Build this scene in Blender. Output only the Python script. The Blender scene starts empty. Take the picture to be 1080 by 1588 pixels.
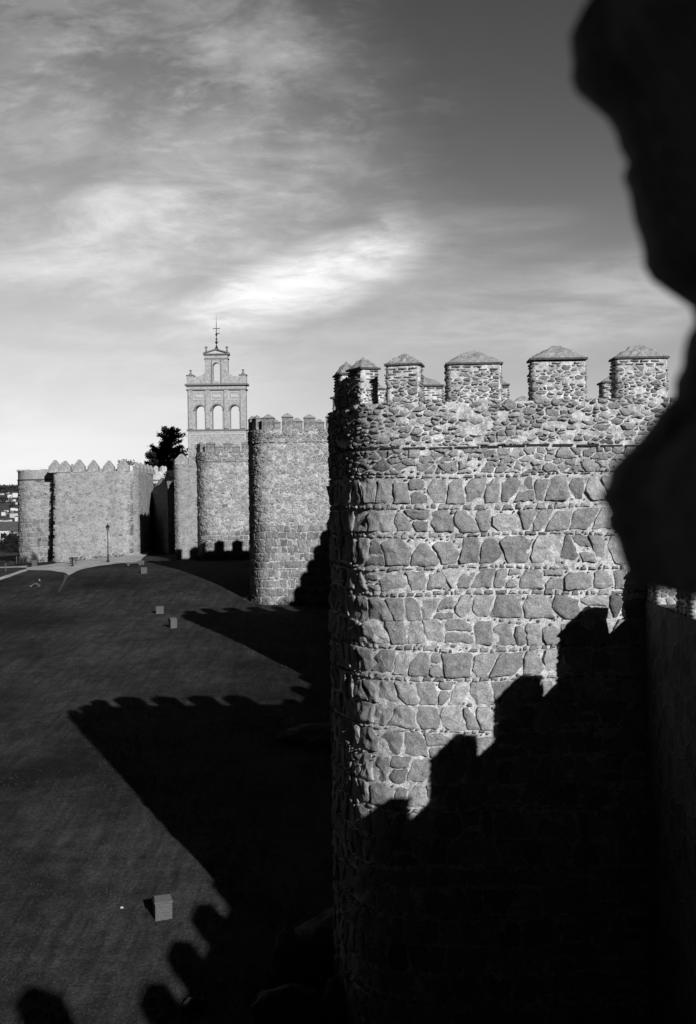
import bpy, bmesh, math, random
from mathutils import Vector, Matrix, noise
C = bpy.context.scene.collection
PI = math.pi
rnd = random.Random(7)
F = 1700.0; CX = 540.0; HY = 785.0        # photo scale (pixels per radian-ish), centre column, horizon row

def px(x, y, Y):                          # a point at depth Y seen at photo position x, y
    return Vector(((x - CX) / F * Y, Y, (HY - y) / F * Y))

# ------------------------------------------------------------------ ground height
GT = [(-400,-18),(-60,-16.5),(0,-15.2),(20,-14.2),(27,-13.7),(35,-13.0),(45,-12.1),(57,-11.0),(75,-9.6),(92,-8.3),(103,-7.0),(110,-6.45),(122,-5.95),(135,-5.7),(150,-5.2),(165,-5.0),(200,-7.6),(250,-9.5),(330,-9.3),(500,-5),(900,5),(1500,26),(2000,41),(2600,42),(6000,0)]
def interp(t, x):
    if x <= t[0][0]: return t[0][1]
    for (a, b), (c, d) in zip(t, t[1:]):
        if x <= c:
            return b + (d - b) * (x - a) / (c - a)
    return t[-1][1]
def ground_z(X, Y):
    z = (interp(GT, Y - 2) + interp(GT, Y) + interp(GT, Y + 2)) / 3
    if Y > 100:
        k = min(1, (Y - 100) / 35) * max(0, 1 - max(0, Y - 165) / 60)
        if X < -27: z += k * 0.075 * (max(X, -60) + 27)
        else: z += k * 0.03 * (min(X, 0) + 27)
    n = noise.noise(Vector((X * .11, Y * .11, 3))) * .22 + noise.noise(Vector((X * .5, Y * .5, 9))) * .06
    return z + n * min(1, max(0.25, 1 - abs(Y) / 300)) 
def hit(x, y, lo=18, hi=400):             # where the line of sight through photo position x, y meets the ground
    Y = lo
    while Y < hi:
        if (HY - y) / F * Y <= ground_z((x - CX) / F * Y, Y): break
        Y += .25
    return Vector(((x - CX) / F * Y, Y, ground_z((x - CX) / F * Y, Y)))

# ------------------------------------------------------------------ objects
def link(name, me, parent=None, loc=(0,0,0), rz=0):
    o = bpy.data.objects.new(name, me); C.objects.link(o)
    o.location = loc; o.rotation_euler = (0, 0, rz)
    if parent: o.parent = parent
    return o
def tag(o, label=None, cat=None, group=None, kind=None):
    if label: o['label'] = label
    if cat: o['category'] = cat
    if group: o['group'] = group
    if kind: o['kind'] = kind
    return o
def thing(name, loc, label, cat, group=None, rz=0):
    return tag(link(name, None, None, loc, rz), label, cat, group)
def copy_part(o, parent, loc, rz):
    c = o.copy(); C.objects.link(c); c.parent = parent; c.location = loc; c.rotation_euler = (0, 0, rz)
    for ch in o.children:
        d = ch.copy(); C.objects.link(d); d.parent = c
    return c

class MB:
    """collects vertices and faces, with a tone and uv for each face, into one mesh"""
    def __init__(s): s.v = []; s.f = []; s.t = []; s.uv = []; s.sm = []
    def add(s, vs, fs, tone=.5, smooth=False, uvs=None):
        b = len(s.v); s.v += [tuple(p) for p in vs]
        for f in fs:
            s.f.append([b + i for i in f]); s.t.append(tone); s.sm.append(smooth)
            s.uv.append([uvs[i] for i in f] if uvs else None)
    def box(s, c, d, tone=.5, rz=0):
        x, y, z = d[0] / 2, d[1] / 2, d[2] / 2; cs, sn = math.cos(rz), math.sin(rz)
        vs = []
        for k in (-z, z):
            for i, j in ((-x, -y), (x, -y), (x, y), (-x, y)):
                vs.append((c[0] + i * cs - j * sn, c[1] + i * sn + j * cs, c[2] + k))
        s.add(vs, [(3,2,1,0),(4,5,6,7),(0,1,5,4),(1,2,6,5),(2,3,7,6),(3,0,4,7)], tone)
    def prism(s, pts, y0, y1, tone=.5):     # pts in x,z (counter-clockwise seen from -y)
        n = len(pts)
        vs = [(p[0], y0, p[1]) for p in pts] + [(p[0], y1, p[1]) for p in pts]
        s.add(vs, [list(range(n)), list(range(2 * n - 1, n - 1, -1))] + [((i + 1) % n, i, n + i, n + (i + 1) % n) for i in range(n)], tone)
    def lathe(s, prof, c=(0,0,0), n=16, tone=.5, smooth=True):
        vs = []; fs = []
        for r, z in prof:
            for i in range(n):
                a = 2 * PI * i / n; vs.append((c[0] + r * math.cos(a), c[1] + r * math.sin(a), c[2] + z))
        for k in range(len(prof) - 1):
            for i in range(n):
                fs.append((k * n + i, k * n + (i + 1) % n, (k + 1) * n + (i + 1) % n, (k + 1) * n + i))
        fs.append(tuple(range(n - 1, -1, -1))); fs.append(tuple((len(prof) - 1) * n + i for i in range(n)))
        s.add(vs, fs, tone, smooth)
    def tube(s, a, b, r0, r1, n=8, tone=.5):
        a = Vector(a); b = Vector(b); d = (b - a).normalized()
        u = d.orthogonal().normalized(); w = d.cross(u); vs = []
        for p, r in ((a, r0), (b, r1)):
            for i in range(n):
                t = 2 * PI * i / n; vs.append(p + u * r * math.cos(t) + w * r * math.sin(t))
        s.add(vs, [(i, (i + 1) % n, n + (i + 1) % n, n + i) for i in range(n)] + [tuple(range(n - 1, -1, -1)), tuple(range(n, 2 * n))], tone, True)
    def build(s, name, m, parent=None, loc=(0,0,0), rz=0):
        return link(name, s.mesh(name, m), parent, loc, rz)
    def mesh(s, name, m):
        me = bpy.data.meshes.new(name); me.from_pydata(s.v, [], s.f)
        at = me.attributes.new('tone', 'FLOAT', 'FACE'); at.data.foreach_set('value', s.t)
        me.polygons.foreach_set('use_smooth', s.sm)
        if any(u is not None for u in s.uv):
            ul = me.uv_layers.new(name='UVMap'); flat = []
            for f, u in zip(s.f, s.uv):
                for k in range(len(f)):
                    flat += list(u[k]) if u else [0., 0.]
            ul.data.foreach_set('uv', flat)
        me.materials.append(m); me.update()
        return me

# ------------------------------------------------------------------ materials
def newmat(name):
    m = bpy.data.materials.new(name); m.use_nodes = True; nt = m.node_tree
    b = nt.nodes['Principled BSDF']; b.inputs['Roughness'].default_value = .9
    b.inputs['Specular IOR Level'].default_value = .15
    return m, nt, b
def N(nt, t, **kw):
    n = nt.nodes.new(t)
    for k, v in kw.items():
        if k in n.inputs.keys() if isinstance(k, str) else False: n.inputs[k].default_value = v
        else: setattr(n, k, v)
    return n
def math_(nt, op, a, b=None, c=None, clamp=False):
    n = nt.nodes.new('ShaderNodeMath'); n.operation = op; n.use_clamp = clamp
    for i, x in enumerate((a, b, c)):
        if x is None: continue
        if isinstance(x, (int, float)): n.inputs[i].default_value = x
        else: nt.links.new(x, n.inputs[i])
    return n.outputs[0]
def nz(nt, vec, scale, detail=4, rough=.6, dist=0):
    n = nt.nodes.new('ShaderNodeTexNoise'); n.inputs['Scale'].default_value = scale
    n.inputs['Detail'].default_value = detail; n.inputs['Roughness'].default_value = rough; n.inputs['Distortion'].default_value = dist
    if vec is not None: nt.links.new(vec, n.inputs['Vector'])
    return n.outputs['Fac']
def rng(nt, x, a, b, c, d, smooth=False):
    n = nt.nodes.new('ShaderNodeMapRange'); n.inputs[1].default_value = a; n.inputs[2].default_value = b
    n.inputs[3].default_value = c; n.inputs[4].default_value = d
    if smooth: n.interpolation_type = 'SMOOTHSTEP'
    nt.links.new(x, n.inputs[0]); return n.outputs[0]
def bump(nt, b, h, dist, strength=1.0):
    n = nt.nodes.new('ShaderNodeBump'); n.inputs['Distance'].default_value = dist; n.inputs['Strength'].default_value = strength
    nt.links.new(h, n.inputs['Height']); nt.links.new(n.outputs[0], b.inputs['Normal'])
def grey(nt, b, x):
    n = nt.nodes.new('ShaderNodeCombineColor')
    for i in range(3): nt.links.new(x, n.inputs[i])
    nt.links.new(n.outputs[0], b.inputs['Base Color'])

def stone_mat(name, gain=1.0, fine=28, bd=.042):     # tone attribute: albedo of each stone, 0.5 or more is mortar
    m, nt, b = newmat(name)
    tc = nt.nodes.new('ShaderNodeTexCoord').outputs['Object']
    at = nt.nodes.new('ShaderNodeAttribute'); at.attribute_name = 'tone'
    n1 = nz(nt, tc, 1.1, 4, .6); n2 = nz(nt, tc, 9, 6, .7); n3 = nz(nt, tc, fine, 3, .8)
    k = math_(nt, 'MULTIPLY', rng(nt, n1, .3, .7, .82, 1.16), rng(nt, n2, .3, .7, .74, 1.26))
    k = math_(nt, 'MULTIPLY', k, rng(nt, n3, .3, .7, .5, 1.5))
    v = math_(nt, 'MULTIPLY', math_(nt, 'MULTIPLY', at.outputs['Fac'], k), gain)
    # mortar (the palest tones) is smeared and dirty in patches
    mo = rng(nt, at.outputs['Fac'], .40, .42, 0, 1); pt_ = rng(nt, nz(nt, tc, 5.5, 5, .75), .36, .56, .55, 1.2)
    v = math_(nt, 'MULTIPLY', v, math_(nt, 'ADD', math_(nt, 'MULTIPLY', mo, math_(nt, 'SUBTRACT', pt_, 1)), 1))
    # dark pits
    pit = rng(nt, nz(nt, tc, 17, 5, .75), .66, .74, 1, .35)
    v = math_(nt, 'MULTIPLY', v, pit)
    grey(nt, b, v)
    h = math_(nt, 'ADD', math_(nt, 'MULTIPLY', n2, .8), math_(nt, 'MULTIPLY', n3, .35))
    bump(nt, b, h, bd)
    return m
def far_masonry(name, size=.45, stone=.2, mortar=.42, gap=.055, var=.3, course=1.0, mix=1.0, patch=.22):
    m, nt, b = newmat(name)
    uvn = nt.nodes.new('ShaderNodeUVMap'); uvn.uv_map = 'UVMap'
    mp = nt.nodes.new('ShaderNodeMapping'); mp.inputs['Scale'].default_value = (1 / size, course / size, 1)
    nt.links.new(uvn.outputs[0], mp.inputs[0])
    dn = nt.nodes.new('ShaderNodeTexNoise'); dn.inputs['Scale'].default_value = 1.7; dn.inputs['Detail'].default_value = 3
    nt.links.new(mp.outputs[0], dn.inputs['Vector'])
    vm = nt.nodes.new('ShaderNodeVectorMath'); vm.operation = 'SCALE'; vm.inputs[3].default_value = .35
    nt.links.new(dn.outputs['Color'], vm.inputs[0])
    va = nt.nodes.new('ShaderNodeVectorMath'); nt.links.new(mp.outputs[0], va.inputs[0]); nt.links.new(vm.outputs[0], va.inputs[1])
    ve = nt.nodes.new('ShaderNodeTexVoronoi'); ve.voronoi_dimensions = '2D'; ve.feature = 'DISTANCE_TO_EDGE'; ve.inputs['Scale'].default_value = 1; ve.inputs['Randomness'].default_value = .8
    vc = nt.nodes.new('ShaderNodeTexVoronoi'); vc.voronoi_dimensions = '2D'; vc.inputs['Scale'].default_value = 1; vc.inputs['Randomness'].default_value = .8
    for q in (ve, vc): nt.links.new(va.outputs[0], q.inputs['Vector'])
    sep = nt.nodes.new('ShaderNodeSeparateColor'); nt.links.new(vc.outputs['Color'], sep.inputs[0])
    tc = nt.nodes.new('ShaderNodeTexCoord').outputs['Object']
    big = nz(nt, tc, .33, 4, .6); med = nz(nt, tc, 3.2, 5, .75); fine = nz(nt, tc, 13, 3, .8)
    edge = rng(nt, ve.outputs['Distance'], gap * .4, gap * 1.8, 1, 0, True)
    edge = math_(nt, 'MULTIPLY', edge, math_(nt, 'MULTIPLY', rng(nt, big, .35, .6, .35, 1), mix))
    st = rng(nt, sep.outputs[0], 0, 1, stone * (1 - var), stone * (1 + var))
    mx = nt.nodes.new('ShaderNodeMix'); nt.links.new(edge, mx.inputs[0]); nt.links.new(st, mx.inputs[2]); mx.inputs[3].default_value = mortar
    v = math_(nt, 'MULTIPLY', mx.outputs[0], rng(nt, med, .3, .7, .72, 1.28))
    v = math_(nt, 'MULTIPLY', v, rng(nt, fine, .3, .7, .7, 1.3))
    v = math_(nt, 'MULTIPLY', v, rng(nt, big, .3, .7, 1 - patch, 1 + patch))
    grey(nt, b, v)
    h = math_(nt, 'SUBTRACT', math_(nt, 'ADD', math_(nt, 'MULTIPLY', med, 1.2), math_(nt, 'MULTIPLY', fine, .5)), math_(nt, 'MULTIPLY', edge, .4))
    bump(nt, b, h, .07)
    return m
def plain(name, v, var=.2, scale=6, bd=.02, rough=.9):
    m, nt, b = newmat(name); b.inputs['Roughness'].default_value = rough
    tc = nt.nodes.new('ShaderNodeTexCoord').outputs['Object']
    n = nz(nt, tc, scale, 6, .7)
    grey(nt, b, rng(nt, n, .3, .7, v * (1 - var), v * (1 + var)))
    if bd: bump(nt, b, n, bd)
    return m
M_STONE = stone_mat('granite_masonry', 1.0)
M_STONE_MID = stone_mat('granite_masonry_mid', 1.0, 14, .05)
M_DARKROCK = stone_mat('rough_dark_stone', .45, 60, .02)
M_FAR = far_masonry('rubble_wall', .5, .21, .42)
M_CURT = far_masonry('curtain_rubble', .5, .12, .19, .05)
M_BAST = far_masonry('weathered_squared_rubble', .5, .31, .44, .05, .25, 1.5, .7, .30)
M_BEL = plain('pale_brick', .38, .42, 3.4, .06)
M_BELT = plain('belfry_trim', .2, .2, 3, .02)
M_BELP = plain('belfry_pale_panel', .5, .12, 3, .01)
M_IRON = plain('dark_iron', .02, .2, 8, 0, .5)
M_LEAF = plain('dark_needles', .018, .5, 2, 0)
M_BUSH = plain('bush_leaves', .035, .5, 3, 0)
M_BARK = plain('bark', .05, .3, 6, .02)
M_ROCK = plain('granite_rock', .11, .35, 2.2, .12)
M_BOX = plain('dressed_granite', .11, .25, 14, .01)
M_PATH = None

# ------------------------------------------------------------------ masonry laid stone by stone
def clip(poly, nx, ny, t):
    out = []; n = len(poly)
    for i in range(n):
        a = poly[i]; b = poly[(i + 1) % n]
        da = a[0] * nx + a[1] * ny - t; db = b[0] * nx + b[1] * ny - t
        if da <= 0: out.append(a)
        if (da < 0 < db) or (db < 0 < da):
            k = da / (da - db); out.append((a[0] + (b[0] - a[0]) * k, a[1] + (b[1] - a[1]) * k))
    return out
def cells(seeds, bounds, gap, r_):
    """power diagram of the seeds (u, v, radius, tone), each cell inset by half the mortar gap"""
    u0, u1, v0, v1 = bounds; g = .5; grid = {}
    for i, s in enumerate(seeds): grid.setdefault((int(s[0] // g), int(s[1] // g)), []).append(i)
    rm = max(s[2] for s in seeds)
    for i, s in enumerate(seeds):
        x, y, r = s[0], s[1], s[2]; R = r * 1.9 + .04
        poly = [(max(u0, x - R) - x, max(v0, y - R) - y), (min(u1, x + R) - x, max(v0, y - R) - y), (min(u1, x + R) - x, min(v1, y + R) - y), (max(u0, x - R) - x, min(v1, y + R) - y)]
        near = []; k = int((R + rm * 1.5) // g) + 1; gi, gj = int(x // g), int(y // g)
        for a in range(gi - k, gi + k + 1):
            for b in range(gj - k, gj + k + 1):
                for j in grid.get((a, b), ()):
                    if j != i:
                        q = seeds[j]; dx, dy = q[0] - x, q[1] - y; d = math.hypot(dx, dy)
                        if d > 1e-4:
                            t = (d * d + r * r - q[2] * q[2]) / (2 * d)
                            if t < R * 1.45: near.append((t, dx / d, dy / d))
        near.sort(); h = gap * r_.uniform(.7, 1.5) / 2
        for t, nx, ny in near:
            mr = max(math.hypot(*p) for p in poly)
            if t - h > mr: break
            poly = clip(poly, nx, ny, t - h)
            if len(poly) < 3: break
        if len(poly) >= 3:
            A = 0; cx = cy = 0
            for p, q in zip(poly, poly[1:] + poly[:1]):
                c = p[0] * q[1] - q[0] * p[1]; A += c; cx += (p[0] + q[0]) * c; cy += (p[1] + q[1]) * c
            if A / 2 > .0012: yield s, [(p[0] + x, p[1] + y) for p in poly], (cx / 3 / A + x, cy / 3 / A + y), A / 2
def area_c(p):
    A = cx = cy = 0
    for a, b in zip(p, p[1:] + p[:1]):
        c = a[0] * b[1] - b[0] * a[1]; A += c; cx += (a[0] + b[0]) * c; cy += (a[1] + b[1]) * c
    return (A / 2, (cx / 3 / A, cy / 3 / A)) if abs(A) > 1e-6 else (0, (0, 0))
def block_polys(u0, u1, v0, v1, r_, big=.6, t0=.2, t1=.3, chinks=45, wild=1.0):
    """roughly squared blocks in wavering courses, thin levelling rows, and chinks in the gaps that are left"""
    out = []; v = v0
    while True:
        H = big * r_.uniform(.78, 1.15)
        if v + H > v1: break
        ph = r_.uniform(0, 6); am = r_.uniform(.02, .06)
        wv = lambda u, q=0: am * math.sin(u * 1.1 + ph) + .03 * noise.noise(Vector((u * .8, v * 3, q)))
        u = u0 - r_.uniform(0, .4); js = []
        while u < u1 + .3:
            js.append((u, max(-.16, min(.16, r_.gauss(0, .075) * wild)))); u += big * r_.choice((.5, .62, .7, .78, .85, .95, 1.15))
        for (a, sa), (b, sb) in zip(js, js[1:]):
            w = b - a; g = r_.uniform(.002, .018); tone = r_.uniform(t0, t1) * r_.choice((1, 1, 1, .8, 1.12, .9)) * (.5 if r_.random() < .012 else 1)
            levels = [(0, 1)]
            if r_.random() < .14: k = r_.uniform(.35, .65); levels = [(0, k - .02), (k + .02, 1)]
            for f0, f1 in levels:
                hi = f1 - (r_.uniform(.02, .2) if r_.random() < .3 else .006); lo_ = f0 + (r_.uniform(0, .08) if r_.random() < .2 else .006)
                def pt(x, f, q=0):
                    L = a + sa * (f - .5) * 2 + g; R = b + sb * (f - .5) * 2 - g; uu = L + (R - L) * x
                    return (uu, v + f * H + wv(uu) + q)
                p = []
                for (cx_, cy_, pr) in ((0, lo_, .25), (1, lo_, .25), (1, hi, .5), (0, hi, .5)):
                    up = cy_ == hi; ch = r_.random() < pr * wild
                    ex = r_.uniform(.08, .42) if ch else .04; ey = (r_.uniform(.08, .5) if ch else .04) * (hi - lo_)
                    sx = ex if cx_ == 0 else 1 - ex; sy = cy_ - ey if up else cy_ + ey
                    c1 = pt(cx_, sy); c2 = pt(sx, cy_)
                    p += [c1, c2] if (cx_ == 0) != up else [c2, c1]
                n_ = len(p); q = []
                A, c = area_c(p)
                if A < .006: continue
                out.append((tone * r_.uniform(.9, 1.1), p))
        v += H + .008
        if r_.random() < .5:
            hh = r_.uniform(.07, .16); u = u0
            while u < u1:
                w = r_.uniform(.09, .36); h1 = hh * r_.uniform(.7, 1.15)
                if r_.random() < .9:
                    j = lambda: r_.uniform(-.02, .02)
                    p = [(u + .008, v + wv(u) + j()), (u + w - .008, v + wv(u + w) + j()), (u + w - .01 - r_.uniform(0, .3) * w, v + wv(u + w) + h1 - .012), (u + .01 + r_.uniform(0, .25) * w, v + wv(u) + h1 - .012 + j())]
                    if area_c(p)[0] > .002: out.append((r_.uniform(t0 * .72, t1), p))
                u += w
            v += hh
    block_polys.top = v
    # chinks thrown into whatever is still open
    g = .03; occ = set()
    for t, p in out:
        xs_ = [q[0] for q in p]; ys_ = [q[1] for q in p]
        for i in range(int(min(xs_) / g), int(max(xs_) / g) + 1):
            for j in range(int(min(ys_) / g) - 1, int(max(ys_) / g) + 1):
                x, y = i * g, j * g; ins = False
                for a, b in zip(p, p[1:] + p[:1]):
                    if (a[1] > y) != (b[1] > y) and x < (b[0] - a[0]) * (y - a[1]) / (b[1] - a[1]) + a[0]: ins = not ins
                if ins: occ.add((i, j))
    if chinks:
        for k in range(int((u1 - u0) * (v1 - v0) * chinks)):
            x, y = r_.uniform(u0, u1), r_.uniform(v0, v1)
            if (round(x / g), round(y / g)) in occ: continue
            r = r_.choice((.1, .07, .05, .035)); asp = r_.uniform(.5, 1); n_ = r_.choice((5, 6, 7)); a0 = r_.uniform(0, 6)
            p = [(x + r * r_.uniform(.75, 1.1) * math.cos(a0 + 2 * PI * i / n_), y + r * asp * r_.uniform(.75, 1.1) * math.sin(a0 + 2 * PI * i / n_)) for i in range(n_)]
            if any((round(q[0] / g), round(q[1] / g)) in occ for q in p): continue
            out.append((r_.uniform(t0 * .65, t1), p))
            for i in range(int((x - r) / g), int((x + r) / g) + 2):
                for j in range(int((y - r * asp) / g), int((y + r * asp) / g) + 2): occ.add((i, j))
    return out
def rubble_polys(u0, u1, v0, v1, r_, s=.2, t0=.2, t1=.32, gap=.03, asp=1.6, drop=.15, extra=0):
    sd = []
    n = int((u1 - u0) * (v1 - v0) * asp / (s * s) * 1.15)
    grid = {}
    for k in range(n * 3):
        if len(sd) >= n: break
        u, v = r_.uniform(u0, u1), r_.uniform(v0, v1) * asp; rr = s * .5 * r_.choice((.45, .6, .8, 1, 1.5)); ok = True
        gi, gj = int(u / s), int(v / s)
        for a in (gi - 1, gi, gi + 1):
            for b in (gj - 1, gj, gj + 1):
                for q in grid.get((a, b), ()):
                    if (q[0] - u) ** 2 + (q[1] - v) ** 2 < ((q[2] + rr) * .72) ** 2: ok = False
        if ok: q = (u, v, rr, r_.uniform(t0, t1)); sd.append(q); grid.setdefault((gi, gj), []).append(q)
    out = []
    for s_, p, c, A in cells(sd, (u0, u1, v0 * asp, v1 * asp), gap, r_):
        if r_.random() > drop: out.append((s_[3] * (.5 if r_.random() < .015 else 1), [(a, b / asp) for a, b in p]))
    return out
def brick_polys(u0, u1, v0, v1, r_, h=.075, L=.27):
    out = []; k = 0; v = v0
    while v + h <= v1 + .01:
        u = u0 + (L / 2 if k % 2 else 0)
        while u < u1 - L:
            a, b = u + .01, u + L - .012; j = r_.uniform(-.005, .005)
            if r_.random() < .93: out.append((r_.uniform(.13, .24), [(a, v + .01 + j), (b, v + .01 + j), (b, v + h - .012 + j), (a, v + h - .012 + j)]))
            u += L
        v += h; k += 1
    return out
def lay(mb, polys, P, relief=.03, r_=rnd, rough=1.0, square=False, tilt=.05, rnd_=.16):
    for tone, poly in polys:
        A, c = area_c(poly)
        if A < .0012: continue
        s = (0, 0, 0, tone)
        R = math.sqrt(A / PI)
        q = []
        for a, b in zip(poly, poly[1:] + poly[:1]):
            L = math.hypot(b[0] - a[0], b[1] - a[1])
            q.append(a)
            n = int(L / max(.07, R * .42))
            for k in range(1, n + 1):
                t = k / (n + 1); j = r_.uniform(-.9, .45) * .034 * rough * min(1, L * 2.2)
                nx, ny = (b[1] - a[1]) / L, -(b[0] - a[0]) / L
                q.append((a[0] + (b[0] - a[0]) * t + nx * j, a[1] + (b[1] - a[1]) * t + ny * j))
        if not square:
            e = []
            for a, b in zip(q, q[1:] + q[:1]):
                e.append((a[0] * (1 - rnd_) + b[0] * rnd_, a[1] * (1 - rnd_) + b[1] * rnd_)); e.append((a[0] * rnd_ + b[0] * (1 - rnd_), a[1] * rnd_ + b[1] * (1 - rnd_)))
            q = e
        n = len(q); h = relief * r_.uniform(.3, 1.4); tx, ty = r_.gauss(0, tilt), r_.gauss(0, tilt)
        if R < .1: h = max(h, relief * .8)
        rings = [(1.0, -.03), (max(.6, 1 - .018 / R), h * .75), (max(.45, 1 - .07 / R), h)]
        if R > .16: rings.append((.5, h * 1.1))
        vs = []
        for f, o in rings:
            for (a, b) in q:
                u = c[0] + (a - c[0]) * f; v = c[1] + (b - c[1]) * f; off = o
                if o > 0: off += (u - c[0]) * tx + (v - c[1]) * ty + noise.noise(Vector((u * 4.3, v * 4.3, c[0] * 3))) * .055 * min(1, R * 3) * rough
                vs.append(P(u, v, off))
        vs.append(P(c[0], c[1], h * 1.15)); fs = []
        for k in range(len(rings) - 1):
            for i in range(n): fs.append((k * n + i, k * n + (i + 1) % n, (k + 1) * n + (i + 1) % n, (k + 1) * n + i))
        k = (len(rings) - 1) * n
        for i in range(n): fs.append((k + i, k + (i + 1) % n, len(vs) - 1))
        mb.add(vs, fs, s[3], False)
class Outline:
    """an open or closed plan outline, measured along its length"""
    def __init__(s, pts, smooth=3, step=.12, closed=False):
        p = [Vector(q) for q in pts]
        for _ in range(smooth):
            q = [p[0]]
            for a, b in zip(p, p[1:]): q += [a * .75 + b * .25, a * .25 + b * .75]
            q.append(p[-1]); p = q
        if closed: p.append(p[0])
        s.p = p; s.L = [0]
        for a, b in zip(p, p[1:]): s.L.append(s.L[-1] + (b - a).length)
        s.len = s.L[-1]; s.closed = closed
    def at(s, u):
        if s.closed: u = u % s.len
        u = min(max(u, 0), s.len - 1e-6); lo, hi = 0, len(s.L) - 1
        while hi - lo > 1:
            m = (lo + hi) // 2
            if s.L[m] <= u: lo = m
            else: hi = m
        a, b = s.p[lo], s.p[lo + 1]; t = (u - s.L[lo]) / max(1e-9, s.L[lo + 1] - s.L[lo])
        return a.lerp(b, t)
    def pn(s, u, e=.12):
        p = s.at(u); d = (s.at(min(u + e, s.len) if not s.closed else u + e) - s.at(max(u - e, 0) if not s.closed else u - e)).normalized()
        return p, Vector((-d.y, d.x))
def surf(ol, zt=0, batter=0):
    def P(u, v, off=0):
        p, n = ol.pn(u); o = off + (zt - v) * batter
        return (p.x + n.x * o, p.y + n.y * o, v)
    return P
def backing(mb, P, u0, u1, v0, v1, step, amp, tone, top=None, r_=rnd):
    nu = max(2, int((u1 - u0) / step)); nv = max(1, int((v1 - v0) / step)); vs = []; uv = []
    for j in range(nv + 1):
        for i in range(nu + 1):
            u = u0 + (u1 - u0) * i / nu; v = v0 + (v1 - v0) * j / nv
            a = amp * (noise.noise(Vector((u * 2.3, v * 2.3, 1))) + .6 * noise.noise(Vector((u * 7, v * 7, 5)))) if amp else 0
            vs.append(P(u, v, a)); uv.append((u, v))
    fs = [(j * (nu + 1) + i, j * (nu + 1) + i + 1, (j + 1) * (nu + 1) + i + 1, (j + 1) * (nu + 1) + i) for j in range(nv) for i in range(nu)]
    mb.add(vs, fs, tone, True, uv)
    if top: 
        k = nv * (nu + 1); mb.add([vs[k + i] for i in range(nu + 1)], [list(range(nu + 1))], tone, False, [(vs[k + i][0], vs[k + i][1]) for i in range(nu + 1)])

# ------------------------------------------------------------------ merlons
def cap_mesh(name, w, d, h, mat, rough=.03, seed=1, over=.045, gable=0.02):
    mb = MB(); r_ = random.Random(seed)
    mb.box((0, 0, .035), (w + 2 * over, d + 2 * over, .05), .10)
    n, m = 12, 8; vs = []
    W, D = w + over * 1.5, d + over * 1.5
    for j in range(m + 1):
        for i in range(n + 1):
            x = (i / n - .5) * 2; y = (j / m - .5) * 2
            e = min(max(0, (1 - abs(x)) / (1 - gable) if gable < 1 else 1), 1 - abs(y)); e = min(e, 1)
            z = .052 + h * e * (1 - .16 * e) 
            if 0 < i < n and 0 < j < m:
                z += noise.noise(Vector((i * .9 + seed * 7, j * .9, seed))) * rough * 2.6 + noise.noise(Vector((i * 2.1 + seed, j * 2.3, 3))) * rough
                x += noise.noise(Vector((i * .8, j * .8 + seed * 5, 2))) * .05; y += noise.noise(Vector((i * .8 + seed * 3, j * .8, 8))) * .08
            vs.append((x * W / 2, y * D / 2, z))
    mb.add(vs, [(j * (n + 1) + i, j * (n + 1) + i + 1, (j + 1) * (n + 1) + i + 1, (j + 1) * (n + 1) + i) for j in range(m) for i in range(n)], .30)
    return mb.mesh(name, mat)
def merlon_detailed(w, d, h, seed, bricks=.3, ratio=.15):
    r_ = random.Random(seed); mb = MB(); c = .05
    ol = Outline([(w/2 - c, -d/2), (-w/2 + c, -d/2), (-w/2, -d/2 + c), (-w/2, d/2 - c), (-w/2 + c, d/2), (w/2 - c, d/2), (w/2, d/2 - c), (w/2, -d/2 + c)], 0, closed=True)
    ol.p.pop(); ol.p.append(ol.p[0])
    P = surf(ol)
    def Pb(u, v, off=0):
        p, n = ol.pn(u, .04); return (p.x + n.x * off, p.y + n.y * off, v)
    backing(mb, Pb, 0, ol.len, -.15, h, .06, .025, .54)
    hb = h - bricks
    sd = rubble_polys(0, ol.len, -.12, hb, r_, .19, .19, .35, .02, 2.0, .16)
    if bricks > .05: sd += brick_polys(0, ol.len, hb, h, r_)
    lay(mb, sd, Pb, .036, r_, 1.3, tilt=.1, rnd_=.1)
    return mb.mesh('merlon', M_STONE)
def merlon_plain(w, d, h, mat, shape='box'):
    mb = MB()
    if shape == 'box':
        n = 4
        pts = [(-w/2, -d/2), (w/2, -d/2), (w/2, d/2), (-w/2, d/2)]; u = 0
        for a, b in zip(pts, pts[1:] + pts[:1]):
            L = math.dist(a, b)
            mb.add([(a[0], a[1], -.1), (b[0], b[1], -.1), (b[0], b[1], h), (a[0], a[1], h)], [(0, 1, 2, 3)], .3, False, [(u, 0), (u + L, 0), (u + L, h), (u, h)]); u += L
        mb.add([(p[0], p[1], h) for p in pts], [(0, 1, 2, 3)], .3, False, [(0, 0)] * 4)
    else:                                    # tall pointed merlon: straight shoulders, steep pyramid
        pts = [(-w/2, -d/2), (w/2, -d/2), (w/2, d/2), (-w/2, d/2)]; sh = h * .42; u = 0; top = (0, 0, h)
        for a, b in zip(pts, pts[1:] + pts[:1]):
            L = math.dist(a, b)
            e = .80
            a2 = (a[0] * e, a[1] * e, sh + (h - sh) * .22); b2 = (b[0] * e, b[1] * e, sh + (h - sh) * .22)
            a3 = (a[0] * .22, a[1] * .22, h * .97); b3 = (b[0] * .22, b[1] * .22, h * .97)
            mb.add([(a[0], a[1], -.1), (b[0], b[1], -.1), (b[0], b[1], sh), (a[0], a[1], sh), a2, b2, a3, b3, top],
                   [(0, 1, 2, 3), (3, 2, 5, 4), (4, 5, 7, 6), (6, 7, 8)], .3, False, [(u, 0), (u + L, 0), (u + L, sh), (u, sh), (u + .1, sh + .3), (u + L - .1, sh + .3), (u + L * .4, h), (u + L * .6, h), (u + L / 2, h)]); u += L
    return mb.mesh('merlon', mat)

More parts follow.
